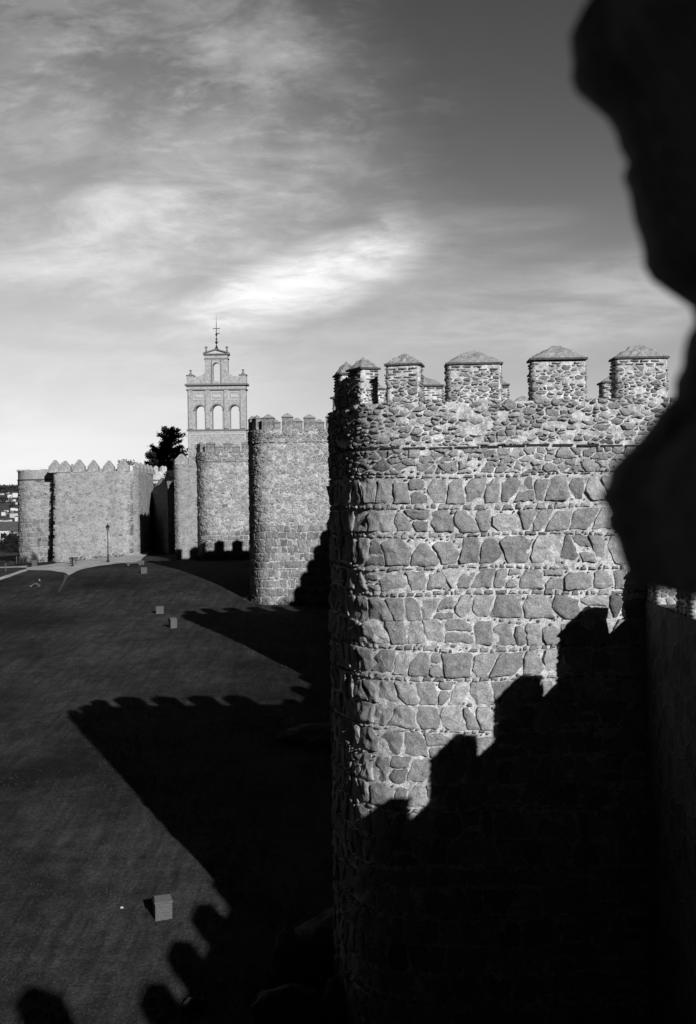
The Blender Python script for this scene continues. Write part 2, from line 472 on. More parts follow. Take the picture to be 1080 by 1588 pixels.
DW, DD, DH = 1.33, .6, .98
det = [(merlon_detailed(DW, DD, DH, 11 + k, .16 if k != 1 else .08), cap_mesh('cap', DW, DD, .41 + .03 * k, M_STONE, .03, k + 1)) for k in range(3)]
det_back = (merlon_detailed(DW, DD, DH, 71, .6), det[1][1])
det_slim = (merlon_detailed(.7, .5, DH, 37, .3), cap_mesh('cap', .7, .5, .36, M_STONE, .03, 19))
det_narrow = (merlon_detailed(.9, .6, DH, 31, .42), cap_mesh('cap', .9, .6, .36, M_STONE, .03, 9))
pl = merlon_plain(.98, .55, .95, M_FAR); plc = cap_mesh('cap', .98, .55, .42, M_STONE_MID, .02, 5)
def put_merlon(parent, base, pair, loc, rz, h, k=(1, 1, 1)):
    """pair: body mesh, cap mesh; loc in world, parent sits at base"""
    o = link('merlon', pair[0], parent, Vector(loc) - Vector(base), rz + rnd.uniform(-.035, .035)); o.scale = (k[0] * rnd.uniform(.93, 1.06), k[1], k[2] * rnd.uniform(.92, 1.07))
    if pair[1]: link('cap', pair[1], o, (0, 0, h))
    return o

# ------------------------------------------------------------------ round fronted wall towers
PROFILE = [(11, 0), (2.6, 0), (1.5, .02), (.75, .25), (.22, .85), (-.12, 1.7), (-.38, 2.6), (-.5, 3.4), (-.36, 4.3), (.1, 5.1), (1.1, 5.7), (2.6, 5.9), (11, 5.9)]
def tower_outline(tip, rot, inland=11, wide=1.0):
    """tip = plan position of the profile's origin; rot turns it about that point"""
    c, s = math.cos(rot), math.sin(rot); pts = []
    for x, y in PROFILE:
        if x == 11: x = inland
        pts.append((tip[0] + x * c - y * wide * s, tip[1] + x * s + y * wide * c))
    return Outline(pts, 2)
def round_tower(name, label, tip, rot, zb, zs, merl, body, cap_pair, mh, string=1.14, group=None, inland=11, skip_string=False, wide=1.0):
    ol = tower_outline(tip, rot, inland, wide); mid = ol.at(ol.len / 2)
    base = (mid.x + 2, mid.y, zb)
    t = thing(name, base, label, 'tower', group)
    b = Vector(base)
    def PL(u, v, off=0):
        p = surf(ol)(u, v, off); return (p[0] - b.x, p[1] - b.y, v - b.z)
    body(t, ol, PL, zb, zs)
    if not skip_string:                      # thin dark brick course under the parapet, broken by light joints
        mb = MB(); u = .3; z = zs - string; r_ = random.Random(3)
        while u < ol.len - .5:
            w = r_.uniform(.35, .62); zz = z + .025 * math.sin(u * 1.3)
            q = [PL(u + w * i / 3, zz + dz, .045) for dz in (0, .05) for i in range(4)] + [PL(u + w * i / 3, zz + dz, -.02) for dz in (0, .05) for i in range(4)]
            mb.add(q, [(i, i + 1, 5 + i, 4 + i) for i in range(3)] + [(4 + i, 5 + i, 13 + i, 12 + i) for i in range(3)] + [(i + 1, i, 8 + i, 9 + i) for i in range(3)] + [(0, 4, 12, 8), (7, 3, 11, 15)], .035)
            u += w + r_.uniform(.05, .12)
        mb.build('string_course', M_STONE, t)
    for m_ in merl:
        u, pair, h = m_[:3]
        p, n = ol.pn(u, .4); d = .3
        put_merlon(t, base, pair, (p.x - n.x * d, p.y - n.y * d, zs + (m_[3] if len(m_) > 3 else 0)), math.atan2(n.y, n.x) + PI / 2, h)
    return t, ol

def body_detailed(parent, ol, P, zb, zs):
    r_ = random.Random(21); L = ol.len; zc = zs - 1.14; mb = MB()
    lo = lambda u, v, off=0: P(u, v, off)
    far = L * .72
    backing(mb, lambda u, v, o: P(u, v, o - .008), 0, far, zb - .5, zc, .09, .024, .50)
    sd = block_polys(0, far, zb - .5, zc - .15, r_, .63, .235, .35, 150, 1.3) 
    sd += rubble_polys(0, far, block_polys.top, zc - .01, r_, .3, .22, .34, .02, 1.7, .08)
    lay(mb, sd, P, .052, r_, 1.15, tilt=.085)
    mb.build('wall', M_STONE, parent)
    mb = MB()
    backing(mb, P, 0, far, zc, zs, .07, .045, .48)
    lay(mb, rubble_polys(0, far, zc + .06, zs + .04, r_, .25, .19, .36, .022, 2.1, .22), P, .055, r_, 1.7, tilt=.12, rnd_=.1)
    n = int(L / .3); top = [P(L * i / n, zs - .02, -.02) for i in range(n + 1)]
    mb.add(top, [list(range(n + 1))], .3)
    mb.build('parapet', M_STONE, parent)
    mb = MB(); backing(mb, P, far, L, zb - .5, zs, .4, 0, .3)
    mb.build('rear_wall', M_FAR, parent)
def body_mid(size=.55, split=.5, seed=4, step=.35, rub=.34):
    def f(parent, ol, P, zb, zs):
        r_ = random.Random(seed); L = ol.len; zc = zs - 1.1; mb = MB(); far = L * .68; zm = zb + (zs - zb) * split
        backing(mb, P, 0, far, zb - .7, zc, step, .03, .42)
        sd = block_polys(0, far, zb - .7, zm, r_, size, .17, .30, 12, .6) + rubble_polys(0, far, block_polys.top, zc, r_, rub, .25, .36, .04, 1.3, .25)
        lay(mb, sd, P, .05, r_, 1.0)
        mb.build('wall', M_STONE_MID, parent)
        mb = MB(); backing(mb, P, 0, far, zc, zs, step, .03, .42)
        lay(mb, rubble_polys(0, far, zc, zs, r_, .32, .2, .34), P, .07, r_, 1.0)
        n = int(L / .5); mb.add([P(L * i / n, zs - .02, 0) for i in range(n + 1)], [list(range(n + 1))], .3)
        mb.build('parapet', M_STONE_MID, parent)
        mb = MB(); backing(mb, P, far, L, zb - .7, zs, .6, 0, .3); mb.build('rear_wall', M_FAR, parent)
    return f
def body_plain(mat, amp=.06):
    def f(parent, ol, P, zb, zs):
        mb = MB(); backing(mb, P, 0, ol.len, zb - 1, zs, .4, amp, .3, top=True); mb.build('wall', mat, parent)
    return f

AX, AY = .0, 27.0
ZS = 2.54
olA = tower_outline((AX, AY), 0)
def u_at(ol, x, back=False):
    best = None
    for i in range(600):
        u = ol.len * i / 600; p = ol.at(u)
        if (u > ol.len * .5) == back and (best is None or abs(p.x - x) < abs(best[1] - x)): best = (u, p.x)
    return best[0]
uf = lambda x: u_at(olA, x); ub = lambda x: u_at(olA, x, True)
mA = [(uf(7.3), det[0], DH), (uf(5.25), det[1], DH + .04), (uf(3.16), det[2], DH), (uf(1.38), det_narrow, DH), (uf(1.38) + 1.62, det_slim, DH), (uf(1.38) + 2.95, det_slim, DH, -.12),
      (ub(-.3) + .2, det_narrow, DH, -.55), (ub(2.1), det_back, DH), (ub(4.15), det_back, DH), (ub(6.2), det_back, DH), (ub(8.2), det_back, DH), (ub(.2)+.3, det_narrow, DH, -.1)]
tA, _ = round_tower('wall_tower', 'nearest big round fronted granite tower with a stepped battlement shadow across it', (AX, AY), 0, -13.9, ZS, mA, body_detailed, None, DH)

# tower hidden behind the nearest one; it throws the second long shadow on the grass
def ring_merlons(ol, pair, h, pitch, u0, u1):
    out = []; u = u0
    while u < u1: out.append((u, pair, h)); u += pitch
    return out
tips = {'B': ((1.2, 57.5), -.02, -11.3, 4.4), 'C': ((-7.95, 92.2), .05, -8.9, 6.55), 'D': ((-16.45, 121.0), .10, -6.9, 6.75)}
for k, (tip, rot, zb, zs) in tips.items():
    ol = tower_outline(tip, rot)
    if k == 'B':
        round_tower('wall_tower', 'granite wall tower almost wholly hidden behind the nearest tower', tip, rot, zb, zs, ring_merlons(ol, (pl, plc), .95, 1.95, 1, ol.len - 1), body_plain(M_FAR), None, .95)
    if k == 'C':
        cm = [(u_at(ol, x), (pl, plc), .95) for x in (-1.3, -3.15, -5.0, -6.7)]
        u2 = u_at(ol, -6.7)
        cm += [(u2 + 1.75, (pl, plc), .95), (u2 + 3.4, (pl, plc), .95)] + [(u_at(ol, x, True), (pl, plc), .95) for x in (-6.5, -4.5, -2.5, -.5)]
        round_tower('wall_tower', 'second round fronted granite tower, coursed blocks in its lower half, right of the belfry', tip, rot, zb, zs, cm, body_mid(.6, .52, 4, .35, .36), None, .95)
    if k == 'D':
        cm = ring_merlons(ol, (pl, plc), .75, 2.0, ol.len * .14, ol.len * .9)
        round_tower('wall_tower', 'third, narrower looking round tower standing directly in front of the belfry base', tip, rot, zb, zs - .55, cm, body_mid(.6, .35, 9, .4, .42), None, .75)

# ------------------------------------------------------------------ curtain walls
def curtain(label, a, b, za, zb_, zg, thick=2.6, merl=None, mat=M_CURT, mpair=None, mh=.95, pitch=3.2, w=None, amp=.06, phase=.9, gname=None, mk=(1, 1, 1)):
    """outer face runs from a to b; za, zb_ = sill height at each end"""
    a = Vector(a); b = Vector(b); d = (b - a); L = d.length; d.normalize(); nrm = Vector((d.y, -d.x))   # inland side
    base = Vector((a.x, a.y, zg)); t = thing('curtain_wall', base, label, 'wall', gname)
    mb = MB(); step = .5 if L < 60 else 1
    nu = int(L / step); lo = zg - 2
    for side, s in ((0, 1), (thick, -1)):
        vs = []; uv = []; nv = 18
        for j in range(nv + 1):
            for i in range(nu + 1):
                u = L * i / nu; zt = za + (zb_ - za) * i / nu; v = lo + (zt - lo) * j / nv
                p = a + d * u + nrm * side + nrm * (amp * noise.noise(Vector((u * 1.5, v * 1.5, side))))
                vs.append((p.x - base.x, p.y - base.y, v - base.z)); uv.append((u + side * 9, v))
        fs = [(j * (nu + 1) + i, j * (nu + 1) + i + 1, (j + 1) * (nu + 1) + i + 1, (j + 1) * (nu + 1) + i) for j in range(nv) for i in range(nu)]
        mb.add(vs, fs, .3, True, uv)
        if side == 0: top0 = [vs[nv * (nu + 1)], vs[nv * (nu + 1) + nu]]; e0 = [vs[0], vs[nu]]
        else: top1 = [vs[nv * (nu + 1)], vs[nv * (nu + 1) + nu]]; e1 = [vs[0], vs[nu]]
    mb.add([top0[0], top0[1], top1[1], top1[0]], [(0, 1, 2, 3)], .3, False, [(0, 0), (L, 0), (L, thick), (0, thick)])
    for k in (0, 1): mb.add([e0[k], top0[k], top1[k], e1[k]], [(0, 1, 2, 3)], .3, False, [(0, -10), (0, 0), (thick, 0), (thick, -10)])
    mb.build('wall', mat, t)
    u = L - phase
    while u > .5:
        p = a + d * u + nrm * .32; z = za + (zb_ - za) * u / L
        put_merlon(t, base, mpair or (pl, plc), (p.x, p.y, z), math.atan2(d.y, d.x), mh, mk); u -= pitch
    return t
cm_body = merlon_detailed(1.35, .5, 1.05, 51, .5); cm_cap = cap_mesh('cap', 1.35, .5, .34, M_STONE, .03, 12, .015)
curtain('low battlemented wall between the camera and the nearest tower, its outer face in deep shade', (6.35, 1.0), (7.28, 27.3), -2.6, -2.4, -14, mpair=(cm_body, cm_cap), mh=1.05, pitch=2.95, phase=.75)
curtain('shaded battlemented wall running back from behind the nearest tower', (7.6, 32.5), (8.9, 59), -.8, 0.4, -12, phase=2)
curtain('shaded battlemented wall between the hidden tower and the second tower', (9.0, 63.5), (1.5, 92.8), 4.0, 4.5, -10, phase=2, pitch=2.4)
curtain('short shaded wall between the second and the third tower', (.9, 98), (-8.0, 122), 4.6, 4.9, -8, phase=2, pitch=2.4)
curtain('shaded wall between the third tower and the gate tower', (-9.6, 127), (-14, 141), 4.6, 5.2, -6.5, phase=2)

# ------------------------------------------------------------------ tower under the camera and the dark merlon beside it
base = Vector((3.4, -2.2, -15))
t0 = thing('wall_tower', base, 'dark tower at the right edge with a rough merlon close to the camera', 'tower')
ol = Outline([(9, -6.0), (1.6, -6.0), (-.4, -5.2), (-1.3, -3.6), (-1.4, -1.6), (-.8, .3), (.1, 1.08), (1.3, 1.1), (9, 1.1)][::-1], 2)
def PL0(u, v, off=0):
    p, n = ol.pn(u); return (p.x - n.x * off - base.x, p.y - n.y * off - base.y, v - base.z)
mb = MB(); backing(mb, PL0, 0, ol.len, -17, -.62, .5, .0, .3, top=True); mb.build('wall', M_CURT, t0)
# the merlon: rough stonework; its side faces the camera's line of sight
SIL = [(-.62, .47), (-.40, .44), (-.20, .40), (-.10, .36), (-.088, .33), (-.082, .285), (-.06, .272), (-.02, .256), (.01, .256), (.035, .268), (.07, .296), (.10, .322), (.14, .343), (.18, .343), (.205, .333), (.213, .318), (.235, .302), (.27, .295), (.32, .288), (.36, .272), (.39, .262), (.405, .242), (.425, .231), (.47, .229), (.485, .237), (.50, .25), (.55, .257), (.62, .265), (.75, .27), (.9, .30), (.98, .36)]
def silx(z):
    return silx0(z) + .016 * noise.noise(Vector((z * 18, 1, 1))) + .009 * noise.noise(Vector((z * 60, 4, 1)))
def silx0(z):
    for (a, b), (c, d) in zip(SIL, SIL[1:]):
        if z <= c: return b + (d - b) * max(0, (z - a)) / (c - a)
    return SIL[-1][1]
mb = MB(); nu, nv = 60, 110; vs = []
for j in range(nv + 1):
    z = -.62 + 1.6 * j / nv
    for i in range(nu + 1):
        f = i / nu
        if f < .2: x, y = 1.6 + (silx(z) + .16 - 1.6) * f / .2, .12
        elif f < .8:
            g = (f - .2) / .6; y = .12 + .98 * g
            x = silx(z) + .16 * (1 - g) ** 2 + (0 if g > .93 else .012) * (1 if g < .93 else 0)
            x += .02 * (1 - g) * noise.noise(Vector((y * 6, z * 6, 4))) + .012 * noise.noise(Vector((y * 17, z * 17, 2))) * (1 - g)
        else: x, y = silx(z) + (1.6 - silx(z)) * ((f - .8) / .2) , 1.1 + .03 * noise.noise(Vector((f * 30, z * 6, 1)))
        vs.append((x - base.x, y - base.y, z - base.z))
mb.add(vs, [(j * (nu + 1) + i, j * (nu + 1) + i + 1, (j + 1) * (nu + 1) + i + 1, (j + 1) * (nu + 1) + i)[::-1] for j in range(nv) for i in range(nu)], .2, True)
k = nv * (nu + 1); mb.add([vs[k + i] for i in range(nu + 1)], [list(range(nu + 1))], .2)
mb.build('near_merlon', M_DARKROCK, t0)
for x, y, rz in ((6.25, .75, 0), (3.6, .75, 0)):
    put_merlon(t0, base, (pl, plc), (x, y, -.62), rz, .95, (1.25, 1, 1.6))
for x in (1.6, 4.2, 6.8): put_merlon(t0, base, (pl, plc), (x, -5.65, -.62), 0, .95)

# ------------------------------------------------------------------ gate towers, gate, small round tower
def prism_wall(name, label, pts, zb, zs, mat, cat='tower', smooth=0, amp=.05, step=.5, closed=True, batter=0):
    base = Vector((sum(p[0] for p in pts) / len(pts), sum(p[1] for p in pts) / len(pts), zb))
    t = thing(name, base, label, cat)
    ol = Outline(pts, smooth, closed=closed)
    def P(u, v, off=0):
        p, n = ol.pn(u, .05); return (p.x + n.x * off - base.x, p.y + n.y * off - base.y - batter * max(0, zs - v) * min(1, max(0, (-n.y - .15) / .8)), v - base.z)
    mb = MB(); backing(mb, P, 0, ol.len, zb - 1.5, zs, step, amp, .34, top=True)
    return t, base, ol, P, mb
BY = 134.0
xl, xr = (84 - CX) / F * BY, (203 - CX) / F * BY
ztop = (HY - 726) / F * BY
pts = [(xr + .3, BY + 14), (xr + .9, BY + 6), (xr + .8, BY + 1.6), (xr + .2, BY + .4), (xr - .9, BY), (xl, BY + .2), (xl, BY + 14)]
t, base, ol, P, mb = prism_wall('gate_tower', 'broad squared stone tower with sharp pointed merlons, left of the dark gateway', pts, -7.6, ztop, M_BAST, amp=.05, batter=.1)
lay(mb, rubble_polys(.2, ol.len - 9.6, -7.6, ztop, random.Random(91), .36, .22, .31, .04, 1.6, .35), P, .02, random.Random(2), 1.0)
mb.build('wall', M_STONE_MID, t)
ptm = merlon_plain(1.3, .8, 1.42, M_BAST, 'pointed')
for x in (87, 102.5, 124.5, 146.5, 170.5, 193):
    X = (x - CX) / F * (BY + .5)
    put_merlon(t, base, (ptm, None), (X, BY + .45, ztop), 0, 0, (1.05, 1, 1))
for y in (2.6, 5, 7.4, 9.8, 12.2): put_merlon(t, base, (ptm, None), (xr + .35, BY + y, ztop), PI / 2, 0, (.9, 1, .8))
for y in (2.6, 5, 7.4, 9.8, 12.2): put_merlon(t, base, (ptm, None), (xl + .45, BY + y, ztop), PI / 2, 0, (.9, 1, .9))
pln = MB(); r_ = random.Random(8)
for i in range(260):                           # weeds growing on the tower top
    a = r_.uniform(0, 2 * PI); rr = r_.uniform(0, 1) ** .6 * 1.15; c = Vector((rr * math.cos(a), rr * .5 * math.sin(a), 1.35 + r_.gauss(.2, .18) - .05 * rr * rr)); d = Vector((r_.gauss(0, 1), r_.gauss(0, 1), r_.gauss(0, .5))).normalized() * .2; e = Vector((r_.gauss(0, 1), r_.gauss(0, 1), 1)).normalized() * .1
    pln.add([c - d, c + d, c + e], [(0, 1, 2)])
for i in range(5): pln.tube((0, 0, -.1), (r_.uniform(-.4, .4), r_.uniform(-.3, .3), 1.3), .06, .03, 5)
o = pln.build('leafy_shrub', M_LEAF, None, ((197 - CX) / F * 137, 137.2, ztop - .45)); tag(o, 'dark spreading shrub growing on top of the pointed merlon tower', 'shrub')

# small round tower further left, plain parapet
RY = 136.3
xa = (30 - CX) / F * (RY + 3); 
ol = Outline([(xl + 8, RY), (xa + 3.2, RY), (xa + 1.6, RY + .15), (xa + .5, RY + 1.1), (xa, RY + 2.6), (xa + .1, RY + 4.2), (xa + 1.6, RY + 5.8), (xa + 3.4, RY + 6), (xl + 8, RY + 6)], 2)
base = Vector((xa + 3, RY + 3, -8)); t = thing('wall_tower', base, 'small round tower with plain parapet at the far left end of the wall', 'tower')
zt = (HY - 724) / F * (RY + 1)
def PR(u, v, off=0):
    p, n = ol.pn(u); return (p.x + n.x * off - base.x, p.y + n.y * off - base.y, v - base.z)
mb = MB(); backing(mb, PR, 0, ol.len, -9.5, zt - 1.15, .4, .03, .36)
sd = block_polys(0, ol.len * .65, -9.5, -1, random.Random(3), .6, .2, .3, 5, .5) + rubble_polys(0, ol.len * .65, -1, zt - 1.15, random.Random(5), .5, .26, .34)
lay(mb, sd, PR, .05, random.Random(6)); mb.build('wall', M_STONE_MID, t)
mb = MB(); backing(mb, PR, 0, ol.len, zt - 1.15, zt, .4, .04, .34, top=True)
for i in range(26): 
    u = ol.len * .62 * i / 26 + .3; p = PR(u, zt, -.25); mb.box((p[0], p[1], p[2] + .02), (.7, .5, rnd.uniform(.05, .3)), .34)
mb.build('parapet', M_STONE_MID, t)
mb = MB(); backing(mb, lambda u, v, off=0: PR(u, v, .09), 0, ol.len, zt - 1.2, zt - 1.08, .4, 0, .08); mb.build('string_course', M_STONE_MID, t)

# the other gate tower, right of the gate
GY = 122.9; gl = (270.5 - CX) / F * GY
zt = (HY - 716) / F * GY
pts = [(gl + 3.2, GY + 9), (gl + 3.2, GY), (gl + .4, GY), (gl, GY + .4), (gl, GY + 9)]
t, base, ol, P, mb = prism_wall('gate_tower', 'narrow lit slab of squared tower with one pointed merlon, just left of the belfry base', pts, -6.6, zt, M_BAST, amp=.04)
lay(mb, rubble_polys(9, 13, -7, zt, random.Random(92), .36, .24, .34, .04, 1.6, .3), P, .025, random.Random(2), 1.0)
mb.build('wall', M_STONE_MID, t)
for x in (gl + .85,): put_merlon(t, base, (ptm, None), (x, GY + .5, zt), 0, 0, (1.15, 1, .8))
for y in (2.8, 5.2, 7.6): put_merlon(t, base, (ptm, None), (gl + .6, GY + y, zt), PI / 2, 0, (1, 1, .8))
mb = MB(); mb.box((gl + 2.4, GY + 1.2, zt + .8), (1.5, 2.0, 1.7), .3); mb.v = [(x - base.x, y - base.y, z - base.z) for x, y, z in mb.v]
for i in range(len(mb.f)): mb.uv[i] = [(mb.v[k][0] + mb.v[k][1], mb.v[k][2]) for k in mb.f[i]]
mb.build('turret', M_BAST, t)

# gate wall with arched opening
WY = 147.0; x0 = -28.5; x1 = -21.5
zt = (HY - 765) / F * WY; ox0 = (256 - CX) / F * WY; ox1 = (276 - CX) / F * WY; zo = (HY - 799) / F * WY
base = Vector((x0, WY, -6.5)); t = thing('gate_wall', base, 'dark shaded wall with the arched town gateway between the two gate towers', 'wall')
arch = [(ox0, -8), (ox0, zo - .6)] + [(ox0 + (ox1 - ox0) * (1 - math.cos(a)) / 2, zo - .6 + .6 * math.sin(a)) for a in [PI * i / 8 for i in range(1, 8)]] + [(ox1, zo - .6), (ox1, -8)]
outl = [(x0, -8)] + arch + [(x1, -8), (x1, zt + 1.6), ((x0 + x1) / 2, zt + 2.4), ((x0 + x1) / 2 - 1.2, zt + .9), (x0, zt)]
mb = MB(); mb.prism([(p[0] - base.x, p[1] - base.z) for p in outl], 0, 2.2, .3)
for i in range(len(mb.f)): mb.uv[i] = [(mb.v[k][0] + mb.v[k][1], mb.v[k][2]) for k in mb.f[i]]
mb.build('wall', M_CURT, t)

# side wall running back to the gate, turned away from the sun
A_ = Vector((-22.2, 135.2)); B_ = Vector((-27.4, 149.5)); d_ = B_ - A_; L_ = d_.length
w2 = thing('gate_side_wall', (A_.x, A_.y, -6.5), 'black shaded wall running back beside the squared tower to the gateway', 'wall', None, math.atan2(d_.y, d_.x))
mb = MB(); q_ = [(0, -1), (L_, -1), (L_, 8.2), (L_ * .75, 8.7), (L_ * .6, 9.4), (L_ * .3, 9.6), (.6, 9.9), (0, 9.2)]
mb.prism(q_[::1], -1.4, 0, .3)
for i in range(len(mb.f)): mb.uv[i] = [(mb.v[k][0] + mb.v[k][1], mb.v[k][2]) for k in mb.f[i]]
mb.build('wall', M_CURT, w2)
# pale little battlemented turret behind the gate
TY = 158.0; base = Vector(px(245.5, 790, TY)); base.z = -5.5; t = thing('turret', base, 'small sunlit battlemented turret above the dark gateway', 'tower')
rr = 1.3; zt = (HY - 728) / F * TY + 5.5; mb = MB()
olT = Outline([(rr * math.cos(a), rr * math.sin(a)) for a in [-2 * PI * i / 20 for i in range(20)]], 0, closed=True)
backing(mb, lambda u, v, off=0: (olT.pn(u)[0].x * (1 + off), olT.pn(u)[0].y * (1 + off), v), 0, olT.len, 0, zt, .3, .03, .5, top=True)
mb.box((-.25, -rr - .02, zt - 2.2), (.5, .12, 1.0), .03)
mb.build('wall', M_STONE_MID, t)
mb = MB(); mb.lathe([(rr + .1, zt - 1.3), (rr + .1, zt - 1.15)], n=20, tone=.2); mb.build('string_course', M_STONE_MID, t)
for i in range(7):
    a = 2 * PI * i / 7 + .2; m = MB(); m.box((0, 0, .3), (.62, .4, .62), .5); m.add([(-.31, -.2, .61), (.31, -.2, .61), (.31, .2, .61), (-.31, .2, .61), (0, 0, .85)], [(0, 1, 4), (1, 2, 4), (2, 3, 4), (3, 0, 4)], .5)
    m.build('merlon', M_STONE_MID, t, ((rr - .2) * math.cos(a), (rr - .2) * math.sin(a), zt), a + PI / 2)

# ------------------------------------------------------------------ belfry
EY = 150.0; K = EY / F
bx = (338.5 - CX) * K; base = Vector((bx, EY, -5))
t = thing('church_belfry', base, 'tall pale brick bell gable with three arches, scrolled top and iron cross', 'belfry')
def arch_pts(cx, hw, zb, ztp, n=10):
    return [(cx - hw, zb)] + [(cx - hw * math.cos(PI * i / n), ztp - hw + hw * math.sin(PI * i / n)) for i in range(n + 1)] + [(cx + hw, zb)]
def slab_with_arches(mb, xa, xb, za, zb, arches, y0, y1, tone):
    """wall slab from xa to xb cut by arches: spandrel pieces above, piers between"""
    e = xa
    for (cx, hw, zbot, ztp) in sorted(arches):
        mb.prism([(e, za), (cx - hw, za), (cx - hw, zb), (e, zb)], y0, y1, tone)
        if zbot > za: mb.prism([(cx - hw, za), (cx + hw, za), (cx + hw, zbot), (cx - hw, zbot)], y0, y1, tone)
        ap = arch_pts(cx, hw, 0, ztp)[1:-1]
        for p, q in zip(ap, ap[1:]): mb.prism([p, q, (q[0], zb), (p[0], zb)], y0, y1, tone)
        e = cx + hw
    mb.prism([(e, za), (xb, za), (xb, zb), (e, zb)], y0, y1, tone)
Z = lambda z: z + 5            # heights measured from the camera level
def belbuild(name, mb, mat, parent=t): return mb.build(name, mat, parent)
mb = MB(); slab_with_arches(mb, -4.0, 4.0, Z(10.65), Z(16.75), [(-2.3, .62, Z(10.7), Z(14.0)), (.06, .7, Z(10.7), Z(14.1)), (2.42, .62, Z(10.7), Z(14.0))], 0, 1.5, .5); belbuild('bell_stage', mb, M_BEL)
mb = MB(); mb.prism([(-4.0, 0), (4.0, 0), (4.0, Z(10.65)), (-4.0, Z(10.65))], -.05, 1.6, .5)
belbuild('base_wall', mb, M_BEL)
mb = MB()
for x in (-3.55, -1.22, 1.22 + .1, 3.55):        # pilasters
    mb.prism([(x - .3, Z(10.85)), (x + .3, Z(10.85)), (x + .3, Z(16.1)), (x - .3, Z(16.1))], -.16, 0, .5)
belbuild('pilasters', mb, M_BEL)
mb = MB()
for (a, b, y, z0, z1) in ((-4.32, 4.32, .32, 16.75, 16.98), (-4.16, 4.16, .2, 16.1, 16.25), (-4.15, 4.15, .16, 10.55, 10.75)):
    mb.prism([(a, Z(z0)), (b, Z(z0)), (b, Z(z1)), (a, Z(z1))], -y, 1.5 + y, .4)
for cx, hw in ((-2.3, .62), (.06, .7), (2.42, .62)):          # imposts and archivolts
    for s in (-1, 1): mb.prism([(cx + s * (hw + .12) - .17, Z(13.3)), (cx + s * (hw + .12) + .17, Z(13.3)), (cx + s * (hw + .12) + .17, Z(13.42)), (cx + s * (hw + .12) - .17, Z(13.42))], -.12, .1, .4)
    o_ = arch_pts(cx, hw + .2, 0, Z(14.0 if hw < .7 else 14.1) + .2)[1:-1]; i_ = arch_pts(cx, hw + .01, 0, Z(14.0 if hw < .7 else 14.1) + .01)[1:-1]
    for p, q, r, s in zip(i_, i_[1:], o_[1:], o_): mb.prism([p, q, r, s], -.1, 0.02, .4)
belbuild('cornice', mb, M_BELT)
mb = MB()
for cx, hw in ((-2.35, .82), (.05, .85), (2.42, .82)):
    mb = MB()
    for (x0_, x1_, z0, z1) in ((cx - hw, cx + hw, 15.75, 15.85), (cx - hw, cx + hw, 14.72, 14.82), (cx - hw, cx - hw + .1, 14.82, 15.75), (cx + hw - .1, cx + hw, 14.82, 15.75)):
        mb.prism([(x0_, Z(z0)), (x1_, Z(z0)), (x1_, Z(z1)), (x0_, Z(z1))], -.06, .02, .6)
    mb.prism([(cx - .5, Z(15.1)), (cx + .5, Z(15.1)), (cx + .5, Z(15.5)), (cx - .5, Z(15.5))], -.05, .02, .5)
    belbuild('panel', mb, M_BELP)
mb = MB()
for (a, b, z0, z1) in ((-3.8, 3.9, 10.0, 10.15), (-3.8, -3.65, 8.2, 10.0), (3.75, 3.9, 8.2, 10.0), (-3.5, -2.2, 8.7, 8.82), (2.3, 3.5, 8.7, 8.82)):
    mb.prism([(a, Z(z0)), (b, Z(z0)), (b, Z(z1)), (a, Z(z1))], -.12, -.04, .6)
belbuild('base_panelling', mb, M_BELP)
mb = MB()                                     # attic with concave sweeps and a single arch
slab_with_arches(mb, -1.58, 1.58, Z(16.98), Z(20.95), [(0, .5, Z(17.3), Z(19.9))], .1, 1.3, .5)
for s in (-1, 1):
    pts = [(s * 1.58, Z(16.98)), (s * 1.58, Z(18.75))]
    for i in range(9):
        a = PI / 2 * i / 8; pts.append((s * (1.58 + 1.5 * (1 - math.cos(a))), Z(18.75) - .82 * math.sin(a)))
    pts += [(s * 3.12, Z(17.9)), (s * 3.12, Z(16.98))]
    if s > 0: pts = pts[::-1]
    mb.prism(pts, .15, 1.25, .5)
    mb.prism([(s * 3.6 - .48, Z(16.98)), (s * 3.6 + .48, Z(16.98)), (s * 3.6 + .48, Z(18.1)), (s * 3.6 - .48, Z(18.1))], .05, 1.35, .5)
belbuild('attic', mb, M_BEL)
mb = MB()
for s in (-1, 1): mb = MB(); mb.prism([(s * 3.6 - .56, Z(18.1)), (s * 3.6 + .56, Z(18.1)), (s * 3.6 + .56, Z(18.22)), (s * 3.6 - .56, Z(18.22))], -.05, 1.45, .4); belbuild('pedestal_cap', mb, M_BELT)
mb = MB()
for a, z0, z1, y in ((1.68, 20.35, 20.47, .02), (1.78, 20.95, 21.1, -.12)): mb.prism([(-a, Z(z0)), (a, Z(z0)), (a, Z(z1)), (-a, Z(z1))], y, 1.4 - y, .4)
for s in (-1, 1):                             # raking cornice
    q = [(s * 1.78, Z(21.1)), (0, Z(21.62)), (0, Z(21.78)), (s * 1.78, Z(21.24))]
    mb.prism(q if s < 0 else q[::-1], -.12, 1.5, .4)
for s in (-.55, .55): mb.prism([(s * 1.15 - .06, Z(17.0)), (s * 1.15 + .06, Z(17.0)), (s * 1.15 + .06, Z(20.35)), (s * 1.15 - .06, Z(20.35))], .03, .1, .4)
belbuild('attic_cornice', mb, M_BELT)
mb = MB(); mb.prism([(-1.6, Z(21.1)), (1.6, Z(21.1)), (0, Z(21.6))], .1, 1.3, .5); belbuild('pediment', mb, M_BELP)
